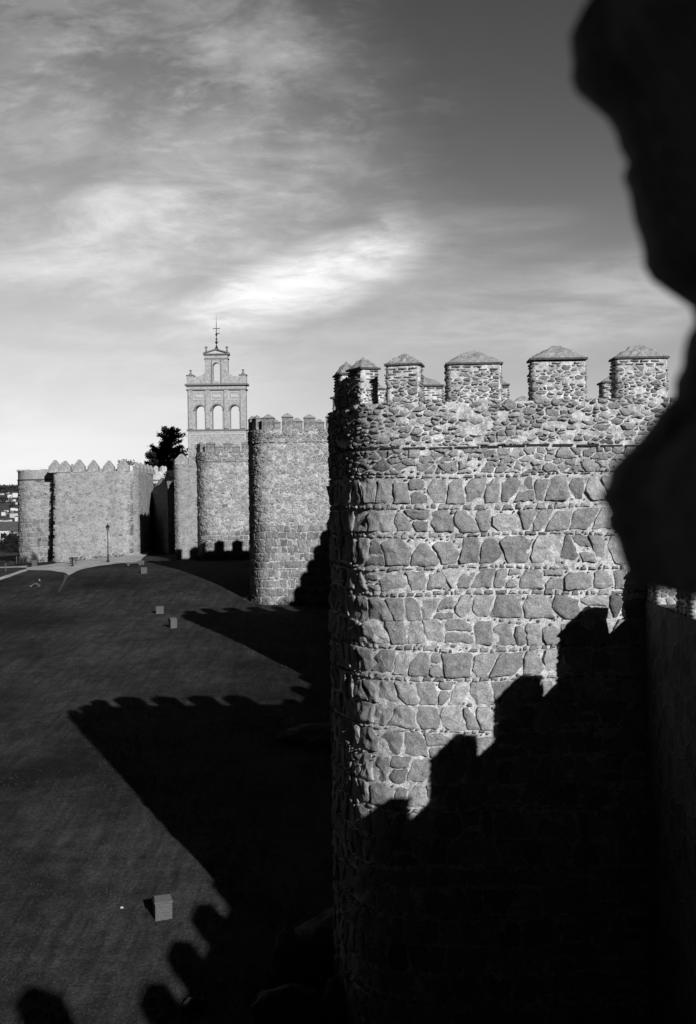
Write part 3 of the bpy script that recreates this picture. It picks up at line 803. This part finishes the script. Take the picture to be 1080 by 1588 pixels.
for x, z, h in ((-3.6, 18.22, .75), (3.6, 18.22, .75), (-1.42, 21.15, 1.0), (1.42, 21.15, 1.0)):
    mb = MB(); mb.lathe([(.3, 0), (.3, .12), (.2, .2), (.1, h * .62), (.07, h * .7), (.17, h * .8), (.2, h * .9), (.14, h), (.02, h * 1.05)], (x, .7, Z(z)), 12, .3); belbuild('ball_finial', mb, M_BELT)
mb = MB(); mb.lathe([(.28, 0), (.24, .25), (.12, .5), (.05, .7), (.05, .85), (.17, .95), (.2, 1.07), (.15, 1.2), (.05, 1.28), (.05, 1.38), (.13, 1.46), (.13, 1.56), (.05, 1.65), (.05, 1.95), (.16, 2.1), (.12, 2.25), (.05, 2.35), (.04, 3.6), (.01, 4.9)], (0, .7, Z(21.65)), 10, .3)
mb.box((0, .7, Z(24.62)), (.95, .07, .08), .2); mb.box((.2, .7, Z(23.95)), (.5, .05, .1), .2)
o = belbuild('iron_cross', mb, M_IRON)

# ------------------------------------------------------------------ trees and bushes
def leaves(mb, c, n, s, size, r_, up=.3):
    for _ in range(n):
        p = Vector(c) + Vector((r_.gauss(0, s[0]), r_.gauss(0, s[1]), r_.gauss(0, s[2])))
        d = Vector((r_.gauss(0, 1), r_.gauss(0, 1), r_.gauss(up, .6))).normalized() * size; e = d.orthogonal().normalized() * size * .35
        mb.add([p - e, p + e, p + d], [(0, 1, 2)])
def conifer(name, label, loc, H, Rr, seed, trunk=.2, fill=1.0):
    r_ = random.Random(seed); t = thing(name, loc, label, 'tree'); mb = MB()
    tr = MB(); tr.tube((0, 0, -.5), (0.1, 0, H * .5), trunk, trunk * .6); tr.tube((.1, 0, H * .5), (0, 0, H * .95), trunk * .6, .03)
    for i in range(90):
        z = H * (.18 + .8 * (i / 90)); f = 1 - (z / H - .18) / .84; L = Rr * (.22 + .85 * min(1, f * 1.6) ** .8) * r_.uniform(.6, 1.15); a = r_.uniform(0, 2 * PI)
        tipp = Vector((math.cos(a) * L, math.sin(a) * L, z + L * r_.uniform(.25, .75)))
        tr.tube((0, 0, z), tipp, .05, .015, 4)
        for k in range(7):
            g = .3 + .7 * k / 6; c = Vector((0, 0, z)).lerp(tipp, g) + Vector((0, 0, .1 * g))
            leaves(mb, c, int(22 * fill), (.2, .2, .15), .3, r_, .7)
    mb.build('crown', M_LEAF, t); tr.build('trunk', M_BARK, t)
    return t
CY_ = 166
conifer('conifer_tree', 'dark bushy conifer rising between the gate and the belfry', Vector(((265 - CX) / F * CY_, CY_, -4.8)), 16.8, 3.9, 3)
conifer('conifer_tree', 'lower dark conifer behind the little lit turret', Vector(((248 - CX) / F * 172, 172, -4.8)), 14.4, 3.3, 5)
conifer('conifer_tree', 'low dark conifer hanging over the gateway opening', Vector(((267 - CX) / F * 143, 143, -4.6)), 9.2, 1.5, 11, .12)
conifer('conifer_tree', 'dark conifer whose crown fills the gap beside the narrow gate tower', Vector(((276 - CX) / F * 162, 162, -4.8)), 12.6, 2.6, 6)
def bush(label, loc, r0, h, seed, name='bush', n=900, cat='bush', group=None, mat=M_BUSH):
    r_ = random.Random(seed); t = thing(name, loc, label, cat, group); mb = MB()
    for _ in range(int(n / 30)):
        a = r_.uniform(0, 2 * PI); q = r_.random() ** .5 * .75
        leaves(mb, (math.cos(a) * q * r0, math.sin(a) * q * r0, h * (.15 + .7 * r_.random() * (1 - q * q * .6))), 30, (r0 * .17, r0 * .17, h * .1), max(.1, r0 * .13), r_)
    mb.build('crown', mat, t)
    tr = MB()
    for i in range(4): tr.tube((0, 0, -.2), (r_.uniform(-.4, .4) * r0, r_.uniform(-.4, .4) * r0, h * .6), .05 * r0 + .01, .02, 5)
    tr.build('trunk', M_BARK, t); return t
bush('low rounded dark bush at the left edge of the small round tower', hit(35, 870), .75, 1.25, 1)
bush('taller upright dark bush at the foot of the small round tower', hit(50.5, 869), .7, 1.8, 2)

# ------------------------------------------------------------------ weeds and fallen bits along the wall feet
mb = MB(); r_ = random.Random(31)
feet = [(tower_outline(tips['C'][0], tips['C'][1]), .1, .7), (tower_outline(tips['D'][0], tips['D'][1]), .1, .7), (olA, .2, .7), (Outline([(-27, 134 - 1.35), (-36, 134 - 1.35)], 0), 0, 1), (Outline([(-38, 135.9), (-41.5, 136.2), (-42.6, 138)], 1), 0, 1)]
for ol_, f0, f1 in feet:
    u = ol_.len * f0
    while u < ol_.len * f1:
        p, n = ol_.pn(u); o = r_.random() ** 2 * .9; c = (p.x + n.x * o, p.y + n.y * o); z = ground_z(*c)
        if noise.noise(Vector((u * .6, p.x, 1))) > -.15: leaves(mb, (c[0], c[1], z + .12), 7, (.12, .12, .1 + r_.random() * .12), .16, r_, 1.2)
        u += .16
tag(mb.build('weeds', plain('weed_leaves', .05, .4, 3, 0)), 'weeds and rough grass along the foot of the walls', 'weeds', None, 'stuff')
# ------------------------------------------------------------------ ground, path
def grass_mat():
    m, nt, b = newmat('grass'); tc = nt.nodes.new('ShaderNodeTexCoord').outputs['Object']
    n1 = nz(nt, tc, .09, 5, .65); n2 = nz(nt, tc, 1.1, 6, .75); n3 = nz(nt, tc, 9, 4, .85)
    v = math_(nt, 'MULTIPLY', rng(nt, n1, .36, .64, .009, .043), rng(nt, n2, .3, .7, .5, 1.6))
    v = math_(nt, 'MULTIPLY', v, rng(nt, n3, .3, .7, .3, 1.9))
    mp = nt.nodes.new('ShaderNodeMapping'); mp.inputs['Rotation'].default_value = (0, 0, math.radians(28)); mp.inputs['Scale'].default_value = (1, .05, 1); nt.links.new(tc, mp.inputs[0])
    v = math_(nt, 'MULTIPLY', v, rng(nt, nz(nt, mp.outputs[0], 2.2, 6, .75), .32, .68, .5, 1.6))
    dry = rng(nt, nz(nt, tc, .8, 8, .8), .62, .76, 0, .022)
    v = math_(nt, 'ADD', v, dry)
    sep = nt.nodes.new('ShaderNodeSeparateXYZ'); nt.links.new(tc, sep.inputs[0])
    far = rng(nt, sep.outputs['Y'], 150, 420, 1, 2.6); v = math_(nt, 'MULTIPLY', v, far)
    grey(nt, b, v); bump(nt, b, math_(nt, 'ADD', n2, n3), .12); return m
def path_mat():
    m, nt, b = newmat('pale_gravel'); tc = nt.nodes.new('ShaderNodeTexCoord').outputs['Object']
    n1 = nz(nt, tc, .5, 5, .7); n2 = nz(nt, tc, 6, 5, .8)
    grey(nt, b, math_(nt, 'MULTIPLY', rng(nt, n1, .35, .65, .32, .52), rng(nt, n2, .3, .7, .7, 1.3))); bump(nt, b, n2, .03); return m
M_GRASS = grass_mat(); M_PATH = path_mat()
ys = []; y = -60.
while y < 170: ys.append(y); y += .8
while y < 9000: ys.append(y); y *= 1.045
xs = []; x = 0.; st = .8
while x < 9000:
    xs.append(x); x += st if x < 60 else x * .06
xs = [-q for q in xs[:0:-1]] + [q for q in xs]
mb = MB(); nx = len(xs)
vs = [(X, Y, ground_z(X, Y)) for Y in ys for X in xs]
mb.add(vs, [(j * nx + i, j * nx + i + 1, (j + 1) * nx + i + 1, (j + 1) * nx + i) for j in range(len(ys) - 1) for i in range(nx - 1)], .02, True)
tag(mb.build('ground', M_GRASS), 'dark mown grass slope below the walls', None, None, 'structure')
def strip(name, left, right, mat, label, lift=.05, nseg=24, mseg=6):
    """sheet on the ground between two lines given as photo positions"""
    L = [hit(*p) for p in left]; R = [hit(*p) for p in right]
    def along(P, t):
        t *= len(P) - 1; i = min(int(t), len(P) - 2); return P[i].lerp(P[i + 1], t - i)
    vs = []
    for i in range(nseg + 1):
        a, b = along(L, i / nseg), along(R, i / nseg)
        for j in range(mseg + 1):
            q = a.lerp(b, j / mseg); e = .12 * noise.noise(Vector((i * .9, j * 3, 1))) if j in (0, mseg) else 0
            vs.append((q.x, q.y + e, ground_z(q.x, q.y) + lift + .02))
    mb = MB(); mb.add(vs, [(i * (mseg + 1) + j, (i + 1) * (mseg + 1) + j, (i + 1) * (mseg + 1) + j + 1, i * (mseg + 1) + j + 1) for i in range(nseg) for j in range(mseg)], .3, True)
    return tag(mb.build(name, mat), label, None, None, 'structure')
strip('path', [(40, 879), (75, 880), (100, 884), (106, 888), (122, 880), (150, 874), (185, 870), (216, 868)], [(40, 875), (75, 871), (95, 868), (110, 866), (130, 864.5), (155, 861), (188, 856), (236, 848)], M_PATH, 'pale gravel path running past the gate towers', .05, 40, 8)
strip('path', [(-20, 901), (0, 894), (20, 887), (42, 880)], [(-20, 895), (0, 889.5), (20, 883.5), (42, 876.5)], M_PATH, 'narrow pale path curving off to the left edge', .04)
strip('path', [(-20, 876.5), (15, 875), (40, 875)], [(-20, 874), (15, 873), (42, 872)], M_PATH, 'thin pale track below the bushes', .04, 12, 3)
strip('path', [(98, 886), (98, 895), (93, 905), (88, 915)], [(110, 886), (104, 892), (97, 903), (92, 912)], plain('worn_earth', .07, .5, 2, .03), 'worn earth patch trodden into the grass below the path', .03, 12, 3)

import array
tv = []; tf = []; r_ = random.Random(77)
for k in range(60000):
    Y = 26 + 62 * r_.random() ** 1.2; X = r_.uniform(-.34 * Y, min(6, .06 * Y))
    d = noise.noise(Vector((X * .35, Y * .35, 12))) + .5 * noise.noise(Vector((X * 1.6, Y * 1.6, 2)))
    if d < r_.uniform(-.35, .35): continue
    z = ground_z(X, Y); h = r_.uniform(.03, .08); a = r_.uniform(0, PI); w_ = r_.uniform(.02, .05)
    n_ = len(tv); tv += [(X - w_ * math.cos(a), Y - w_ * math.sin(a), z - .03), (X + w_ * math.cos(a), Y + w_ * math.sin(a), z - .03), (X + r_.gauss(0, .05), Y + r_.gauss(0, .05), z + h)]; tf.append((n_, n_ + 1, n_ + 2))
me = bpy.data.meshes.new('grass_tufts'); me.from_pydata(tv, [], tf); me.materials.append(plain('grass_blades', .03, .5, 1.3, 0))
tag(link('grass_tufts', me), 'rough grass tufts over the dark slope', 'grass', None, 'stuff')
# ------------------------------------------------------------------ stone boxes on the grass
def stone_box(label, p, w, d, h, rz, group='stone lamp housings on the grass'):
    t = thing('lamp_housing', p, label, 'stone box', group, rz)
    mb = MB(); mb.box((0, 0, h / 2 - .05), (w, d, h + .1), .5)
    for i in range(1, 5): mb.box((0, -d / 2 - .006, h * i / 5), (w * .96, .02, .02), .2)
    bm = mb.build('body', M_BOX, t); bm.modifiers.new('b', 'BEVEL').width = .015
    mb = MB(); mb.box((0, 0, h + .035), (w + .06, d + .06, .07), .5)
    mb.add([(-w / 2, -d / 2, h + .07), (w / 2, -d / 2, h + .07), (w / 2, d / 2, h + .07), (-w / 2, d / 2, h + .07), (-w / 2, 0, h + .17), (w / 2, 0, h + .17)], [(0, 1, 5, 4), (2, 3, 4, 5), (1, 2, 5), (3, 0, 4)], .5)
    bm = mb.build('lid', M_BOX, t); bm.modifiers.new('b', 'BEVEL').width = .01
stone_box('largest and nearest stone box, alone on the dark grass low in the photo', hit(244, 1418),   .54, .62, .48, .32)
stone_box('stone box at the left tip of the second long tower shadow, the farther of two', hit(246, 948), .62, .5, .42, .2)
stone_box('stone box on the edge of the second long tower shadow, the nearer of two', hit(266, 971), .5, .5, .62, .5)
stone_box('stone box at the tip of the third tower shadow, nearest to the path', hit(222, 885), .6, .5, .42, .3)
stone_box('small stone box at the right end of the pale path, beside the slab', hit(218, 872), .6, .5, .3, .3)
stone_box('small pale box between the bushes and the shadow wedge of the small round tower', hit(53, 872.5), .55, .5, .55, .1)
mb = MB(); mb.box((0, 0, .28), (1.8, .45, .12), .5); mb.box((-.6, 0, .1), (.2, .35, .3), .5); mb.box((.6, 0, .1), (.2, .35, .3), .5)
o = mb.build('stone_bench', M_BOX, None, hit(207, 873), .25); tag(o, 'low stone bench at the right end of the pale path', 'bench')

# ------------------------------------------------------------------ lamp, post, panel
p = hit(167, 868); t = thing('street_lamp', p, 'slender black street lamp in front of the pointed merlon tower', 'street lamp')
mb = MB(); mb.lathe([(.16, -.1), (.16, .25), (.1, .35), (.08, .9), (.055, 1.0), (.045, 3.4), (.07, 3.45), (.07, 3.52), (.03, 3.56)], n=12, tone=.1); mb.build('pole', M_IRON, t)
mb = MB(); mb.lathe([(.1, 3.56), (.2, 3.95)], n=6, tone=.1, smooth=False); l = mb.build('lantern', plain('lamp_glass', .12, .1, 4, 0, .3), t)
mb = MB(); mb.lathe([(.27, 3.95), (.24, 4.02), (.1, 4.2), (.04, 4.24), (.05, 4.3), (.01, 4.4)], n=12, tone=.1); mb.build('hood', M_IRON, l)
p = hit(111.5, 874); mb = MB(); mb.lathe([(.2, -.1), (.2, .12), (.1, .2), (.09, .85), (.13, .92), (.11, 1.02), (.02, 1.06)], n=12, tone=.1)
o = mb.build('bollard', M_IRON, None, p); tag(o, 'short dark bollard on the pale path before the tower', 'bollard')
p = hit(113, 870); t = thing('information_panel', p, 'low pale slanted panel just behind the dark bollard', 'panel')
for x in (-.3, .3): mb = MB(); mb.box((x, 0, .3), (.07, .07, .75), .3); mb.build('leg', M_IRON, t)
mb = MB(); mb.add([(-.5, -.2, .55), (.5, -.2, .55), (.5, .2, .8), (-.5, .2, .8), (-.5, -.2, .5), (.5, -.2, .5), (.5, .2, .75), (-.5, .2, .75)], [(0, 1, 2, 3), (7, 6, 5, 4), (0, 4, 5, 1), (1, 5, 6, 2), (2, 6, 7, 3), (3, 7, 4, 0)]); mb.build('board', M_BOX, t)
for i, (x, y, lab) in enumerate(((25, 868, 'short white marker post left of the bushes'), (8, 881, 'thin grey marker post by the path at the left edge'))):
    mb = MB(); mb.tube((0, 0, -.1), (0, 0, .95), .06, .05); tag(mb.build('marker_post', M_BOX, None, hit(x, y)), lab, 'post')

# ------------------------------------------------------------------ seated person
def skinned(name, nodes, edges, mat, parent):
    me = bpy.data.meshes.new(name); me.from_pydata([n[0] for n in nodes], edges, []); me.materials.append(mat)
    o = link(name, me, parent)
    o.modifiers.new('skin', 'SKIN'); s = o.modifiers.new('sub', 'SUBSURF'); s.levels = s.render_levels = 1
    if not me.skin_vertices: me.attributes  # layer is made by the modifier
    bm = bmesh.new(); bm.from_mesh(me); lay_ = bm.verts.layers.skin.verify()
    for v, n in zip(bm.verts, nodes): v[lay_].radius = (n[1], n[1])
    bm.verts.ensure_lookup_table(); bm.verts[0][lay_].use_root = True; bm.to_mesh(me); bm.free()
    return o
p = hit(60, 905); t = thing('person', p, 'person in a dark top and pale trousers sitting on the grass, legs stretched out', 'person', None, .45)
SK = plain('skin', .3, .05, 5, 0)
B = [((0, 0, .12), .13), ((.03, 0, .32), .12), ((.04, 0, .5), .14), ((.02, 0, .62), .055), ((-.01, 0, .70), .08), ((-.015, 0, .79), .085), ((-.01, 0, .86), .05),
     ((.04, .17, .53), .05), ((.1, .24, .3), .042), ((-.08, .22, .16), .035), ((-.16, .22, .14), .025),
     ((.04, -.17, .53), .05), ((.0, -.26, .32), .042), ((-.2, -.2, .3), .035), ((-.28, -.2, .31), .025),
     ((-.08, .1, .12), .085), ((-.42, .13, .3), .06), ((-.8, .14, .08), .04), ((-.86, .14, .12), .035),
     ((-.08, -.1, .12), .085), ((-.45, -.14, .36), .06), ((-.75, -.14, .08), .04), ((-.83, -.14, .1), .035)]
E = [(0,1),(1,2),(2,3),(3,4),(4,5),(5,6),(2,7),(7,8),(8,9),(9,10),(2,11),(11,12),(12,13),(13,14),(0,15),(15,16),(16,17),(17,18),(0,19),(19,20),(20,21),(21,22)]
b = skinned('body', B, E, SK, t)
J = [(B[i][0], B[i][1] + .018) for i in (0, 1, 2, 7, 8, 9, 11, 12, 13)]
skinned('dark_jacket', J, [(0,1),(1,2),(2,3),(3,4),(4,5),(2,6),(6,7),(7,8)], M_IRON, t)
T_ = [(B[i][0], B[i][1] + .02) for i in (0, 15, 16, 17, 19, 20, 21)]
skinned('pale_trousers', T_, [(0,1),(1,2),(2,3),(0,4),(4,5),(5,6)], plain('pale_cloth', .08, .1, 9, 0), t)
mb = MB(); mb.lathe([(.02, .90), (.07, .885), (.1, .83), (.1, .76), (.07, .70)], (.015, 0, 0), 10, .1); mb.build('hair', M_IRON, t)

# ------------------------------------------------------------------ rocks by the wall foot
def rock(label, p, s, seed, mat=M_ROCK):
    bm = bmesh.new(); bmesh.ops.create_icosphere(bm, subdivisions=4, radius=1)
    for v in bm.verts:
        c = v.co.copy(); n = noise.noise(c * .9 + Vector((seed * 5, 0, 0))) * .45 + noise.noise(c * 2.6 + Vector((0, seed * 3, 0))) * .16 + noise.noise(c * 8) * .04
        v.co = Vector((c.x * s[0], c.y * s[1], max(c.z, -.4) * s[2])) * (1 + n)
    me = bpy.data.meshes.new('boulder'); bm.to_mesh(me); bm.free(); me.materials.append(mat)
    tag(link('boulder', me, None, p), label, 'rock')
for lab, x, y, s in (('large rounded boulder in deep shade against the foot of the nearest tower', 500, 1490, (1.3, 1.2, 1.3)),
                     ('low boulder in deep shade behind the left edge of the nearest tower', 497, 1145, (1.9, 1.5, .8)),
                     ('upright boulder in deep shade left of the large one', 432, 1520, (.5, .5, 1.2)),
                     ('boulder in shade at the bottom edge below the tower foot', 440, 1580, (.9, .8, .8)),
                     ('jagged rock whose edge catches a thin streak of sun at the bottom', 292, 1558, (.3, .16, .22)),
                     ('small sunlit rock at the bottom edge', 238, 1592, (.2, .18, .25)),
                     ('boulder half buried in shade at the bottom right of the slope', 520, 1570, (.7, .6, .9))):
    rock(lab, hit(x, y), s, x * .37)
mb = MB(); mb.box((0, 0, .03), (.09, .07, .04), .5, .4); tag(mb.build('litter', plain('white_paper', .5, .1, 5, 0), None, hit(181, 1408)), 'tiny white scrap of litter on the dark grass left of the stone box', 'litter')

# ------------------------------------------------------------------ town across the valley at the far left
M_WHITE = plain('white_render', .62, .12, 2, 0); M_ROOF = plain('grey_tile', .09, .25, 1, .02); M_DARK = plain('dark_glass', .015, .2, 1, 0, .3); M_GREYW = plain('grey_render', .22, .2, 1, 0)
def house(label, p, w, d, h, rh, rz, mw, nwin=3, over=.4, group=None, flat=False):
    t = thing('house', p, label, 'house', group, rz)
    mb = MB(); mb.box((0, 0, h / 2 - 1), (w, d, h + 2), .5); mb.build('wall', mw, t)
    mb = MB(); W, D = w / 2 + over, d / 2 + over
    mb.add([(-W, -D, h), (W, -D, h), (W, D, h), (-W, D, h), (-W * .8, 0, h + rh), (W * .8, 0, h + rh)], [(0, 1, 5, 4), (2, 3, 4, 5), (1, 2, 5), (3, 0, 4), (3, 2, 1, 0)], .5); mb.build('roof', M_ROOF, t)
    for i in range(nwin):
        mb = MB(); x = -w / 2 + w * (i + .5) / nwin; mb.box((x, -d / 2 - .03, h * .5), (w / nwin * .55, .12, h * .42), .1); mb.build('window', M_DARK, t)
def hp(x, Y): 
    X = (x - CX) / F * Y; return Vector((X, Y, ground_z(X, Y)))
q = hp(12, 330); q.z = (HY - 832) / F * 330
house('long low pale building with dark wide windows and grey roof, nearest in the valley', q, 9.5, 8, 3.2, 2.6, 0, M_WHITE, 3)
q = hp(34, 322); q.z = (HY - 832) / F * 322
house('darker low building beside the long pale one, half behind the small round tower', q, 5, 6, 2.9, 2.2, 0, M_GREYW, 2)
hr = random.Random(12); n = 0
desc = ['upper slope', 'middle slope', 'lower slope']
for (x, y, w, h) in ((8, 771, 3, 3), (16, 764, 5, 5), (25, 762, 7, 6), (12, 770, 5, 3), (21, 770, 5, 3), (3, 770, 4, 2.4), (27, 775, 3, 3), (10, 787, 6, 3), (21, 784, 6, 3.4), (28, 785, 5, 3.4), (7, 791, 6, 5), (14, 793, 8, 5), (22, 794, 8, 6), (28, 800, 6, 7), (2, 802, 4, 3), (8, 803, 5, 3.4), (15, 802, 5, 3.2), (19, 789, 4, 3), (4, 760, 4, 2), (13, 758, 4, 2)):
    Y = 480
    while Y < 2100 and HY - ground_z((x - CX) / F * Y, Y) * F / Y > y + h * .5: Y += 12
    q = hp(x, Y); s = Y / F * 1.25
    house('white house on the ' + desc[0 if y < 768 else 1 if y < 788 else 2] + ' across the valley', q, w * s, w * s * .8, h * s * .9, 1.2 * s, hr.uniform(-.5, .5), M_WHITE, 0, .2, 'white houses across the valley, ' + desc[0 if y < 768 else 1 if y < 788 else 2])
for i, (x, y, Y, r0, h) in enumerate(((5, 850, 235, 2.6, 3.0), (14, 848, 240, 3.0, 4.0), (24, 848, 238, 3.0, 4.2), (31, 846, 236, 2.2, 3.6), (18, 852, 225, 2.0, 2.2))):
    q = hp(x, Y); q.z = (HY - y) / F * Y
    bush(['round tree at the far left edge below the valley building', 'middle one of the dark trees below the valley building', 'dark dense tree between the valley building and the round tower', 'tree just touching the edge of the small round tower', 'low shrub in front of the valley trees'][i], q, r0, h, 40 + i, 'tree', 900, 'tree', None, M_LEAF)
for i, (x, Y, r0, h) in enumerate(((20, 700, 4, 6), (7, 950, 9, 6), (17, 560, 3, 3), (5, 1300, 14, 6), (26, 1500, 16, 6), (15, 1800, 40, 5), (2, 1750, 30, 5))):
    bush('dark tree clump among the white houses, ' + ['on the lower slope', 'on the middle slope', 'lowest of all', 'on the upper slope at the left edge', 'on the upper slope near the tower', 'on the ridge', 'on the ridge at the left edge'][i], hp(x, Y), r0, h, 60 + i, 'tree', 600, 'tree')
house('sunlit low building seen through the gateway', Vector(((266 - CX) / F * 215, 215, -6.2)), 7, 5, 3.6, 1, 0, M_GREYW, 1)
M_PAVE = plain('pale_paving', .3, .2, 1, .01)
mb = MB(); a = hp(255, 152); vs = []
for j in range(12):
    for i in range(5):
        Y = 149 + j * 5; X = (246 + i * 9 - CX) / F * Y; vs.append((X, Y, ground_z(X, Y) + .06))
mb.add(vs, [(j * 5 + i, j * 5 + i + 1, (j + 1) * 5 + i + 1, (j + 1) * 5 + i) for j in range(11) for i in range(4)], .3, True)
tag(mb.build('road', M_PAVE), 'pale paved street through the gateway', None, None, 'structure')

# ------------------------------------------------------------------ light, sky
AZ, EL = math.radians(27), math.radians(23.7)
S = Vector((math.sin(AZ) * math.cos(EL), -math.cos(AZ) * math.cos(EL), math.sin(EL)))
sun = bpy.data.lights.new('sun', 'SUN'); sun.energy = 4.6; sun.angle = math.radians(.5); sun.color = (1, 1, 1)
so = bpy.data.objects.new('sun', sun); C.objects.link(so); so.rotation_euler = S.to_track_quat('Z', 'Y').to_euler(); so.location = (0, 0, 60)

w = bpy.data.worlds.new('World'); bpy.context.scene.world = w; w.use_nodes = True; nt = w.node_tree; nt.nodes.clear()
sky = nt.nodes.new('ShaderNodeTexSky'); sky.sky_type = 'NISHITA'; sky.sun_disc = False
sky.sun_elevation = EL; sky.sun_rotation = math.atan2(S.x, S.y)
sc = nt.nodes.new('ShaderNodeSeparateColor'); nt.links.new(sky.outputs[0], sc.inputs[0])
gd = nt.nodes.new('ShaderNodeTexCoord').outputs['Generated']
sp = nt.nodes.new('ShaderNodeSeparateXYZ'); nt.links.new(gd, sp.inputs[0])
X_, Y_, Z_ = sp.outputs
yy = math_(nt, 'MAXIMUM', Y_, .05)
u = math_(nt, 'DIVIDE', X_, yy); v = math_(nt, 'DIVIDE', Z_, yy)
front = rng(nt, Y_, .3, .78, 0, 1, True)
el = math_(nt, 'ARCSINE', Z_)
# clear sky seen by red sensitive film: dark high up, pale and hazy low down, dark away from the view
rp = nt.nodes.new('ShaderNodeValToRGB'); rp.color_ramp.interpolation = 'B_SPLINE'
nt.links.new(rng(nt, el, 0, 1.0, 0, 1), rp.inputs[0])
stops = [(0, .78), (.06, .69), (.12, .51), (.19, .33), (.27, .17), (.36, .10), (.46, .068), (.7, .03), (1, .02)]
cr = rp.color_ramp
while len(cr.elements) < len(stops): cr.elements.new(.5)
for e, (p_, c_) in zip(cr.elements, stops): e.position = p_; e.color = (c_, c_, c_, 1)
base_ = rp.outputs[0]
side = rng(nt, u, -.35, .32, 1.2, .82)
basev = math_(nt, 'MULTIPLY', base_, side)
cv = nt.nodes.new('ShaderNodeCombineXYZ'); nt.links.new(u, cv.inputs[0]); nt.links.new(v, cv.inputs[1])
def cloudnoise(rot, sx, sy, sc_, det, dist=0.0, off=0):
    mp = nt.nodes.new('ShaderNodeMapping'); mp.inputs['Rotation'].default_value = (0, 0, math.radians(rot)); mp.inputs['Scale'].default_value = (sx, sy, 1); mp.inputs['Location'].default_value = (off, off * .7, off)
    nt.links.new(cv.outputs[0], mp.inputs[0]); return nz(nt, mp.outputs[0], sc_, det, .62, dist)
def blob(px_, py_, rx, ry, rot=0):
    """soft patch of sky around the direction of photo position px_, py_"""
    a = math.radians(rot); cx, cy = (px_ - CX) / F, (HY - py_) / F
    du = math_(nt, 'SUBTRACT', u, cx); dv = math_(nt, 'SUBTRACT', v, cy)
    p1 = math_(nt, 'ADD', math_(nt, 'MULTIPLY', du, math.cos(a) * F / rx), math_(nt, 'MULTIPLY', dv, math.sin(a) * F / rx))
    p2 = math_(nt, 'SUBTRACT', math_(nt, 'MULTIPLY', dv, math.cos(a) * F / ry), math_(nt, 'MULTIPLY', du, math.sin(a) * F / ry))
    r2 = math_(nt, 'ADD', math_(nt, 'MULTIPLY', p1, p1), math_(nt, 'MULTIPLY', p2, p2))
    return rng(nt, r2, 0, 1.6, 1, 0, True)
mott = rng(nt, cloudnoise(-12, 1, 2.0, 7, 7, .4), .36, .66, 0, 1, True)
strk = rng(nt, cloudnoise(-16, 1, 3.6, 5, 8, .5, 3.3), .34, .68, 0, 1, True)
fine = rng(nt, cloudnoise(-8, 1, 5, 9, 8, .3, 7.1), .3, .7, .2, 1, True)
mott2 = rng(nt, cloudnoise(-26, 1, 2.2, 22, 8, .4, 5.2), .42, .64, 0, 1, True)
wisp = rng(nt, cloudnoise(-26, 1, 3.8, 13, 9, .4, 9.2), .30, .74, 0, 1, True)
def add(*xs):
    r = xs[0]
    for q in xs[1:]: r = math_(nt, 'ADD', r, q)
    return r
def mul(*xs):
    r = xs[0]
    for q in xs[1:]: r = math_(nt, 'MULTIPLY', r, q)
    return r
cl = add(mul(blob(190, 190, 480, 330, -5), mul(wisp, mott2), .14), mul(blob(430, 460, 330, 150, 14), wisp, .10), mul(blob(170, 160, 430, 300, -5), rng(nt, mott, 0, 1, .32, 1), .21), mul(blob(240, 340, 300, 80, 14), strk, .30), mul(blob(470, 440, 205, 56, 18), rng(nt, wisp, 0, 1, .4, 1), .46), mul(blob(595, 385, 85, 48, 25), mul(fine, mott2), .16), mul(blob(120, 400, 520, 290, 6), .085),
         mul(blob(640, 400, 260, 60, 10), fine, .13), mul(blob(900, 480, 330, 75, 9), fine, .22), mul(blob(60, 620, 420, 160, 4), strk, .08), mul(blob(400, 60, 120, 90, -30), mott, .10))
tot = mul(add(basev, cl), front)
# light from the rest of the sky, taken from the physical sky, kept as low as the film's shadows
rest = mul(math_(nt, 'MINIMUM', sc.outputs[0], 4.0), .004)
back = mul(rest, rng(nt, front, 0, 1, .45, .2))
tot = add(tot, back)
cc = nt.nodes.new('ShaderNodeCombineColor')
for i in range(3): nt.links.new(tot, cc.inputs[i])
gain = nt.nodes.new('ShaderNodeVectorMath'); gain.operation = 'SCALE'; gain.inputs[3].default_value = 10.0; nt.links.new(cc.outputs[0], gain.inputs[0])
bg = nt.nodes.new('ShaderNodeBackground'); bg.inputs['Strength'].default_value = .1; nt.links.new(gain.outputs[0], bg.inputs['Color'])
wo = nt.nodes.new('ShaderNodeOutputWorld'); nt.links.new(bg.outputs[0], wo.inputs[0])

# ------------------------------------------------------------------ camera
cam = bpy.data.cameras.new('camera'); co = bpy.data.objects.new('camera', cam); C.objects.link(co)
cam.sensor_fit = 'VERTICAL'; cam.sensor_height = 36; cam.lens = F / 1588 * 36; cam.clip_end = 20000; cam.clip_start = .05
pitch = math.atan((HY - 794) / F)
co.rotation_mode = 'QUATERNION'
co.rotation_quaternion = (Matrix.Rotation(PI / 2 + pitch, 3, 'X') @ Matrix.Rotation(math.radians(-.7), 3, 'Z')).to_quaternion()
cam.dof.use_dof = True; cam.dof.focus_distance = 40; cam.dof.aperture_fstop = 2.8
s = bpy.context.scene; s.camera = co
s.render.resolution_x = 696; s.render.resolution_y = 1024
s.view_settings.view_transform = 'Standard'; s.view_settings.look = 'None'; s.view_settings.exposure = 0; s.view_settings.gamma = 1
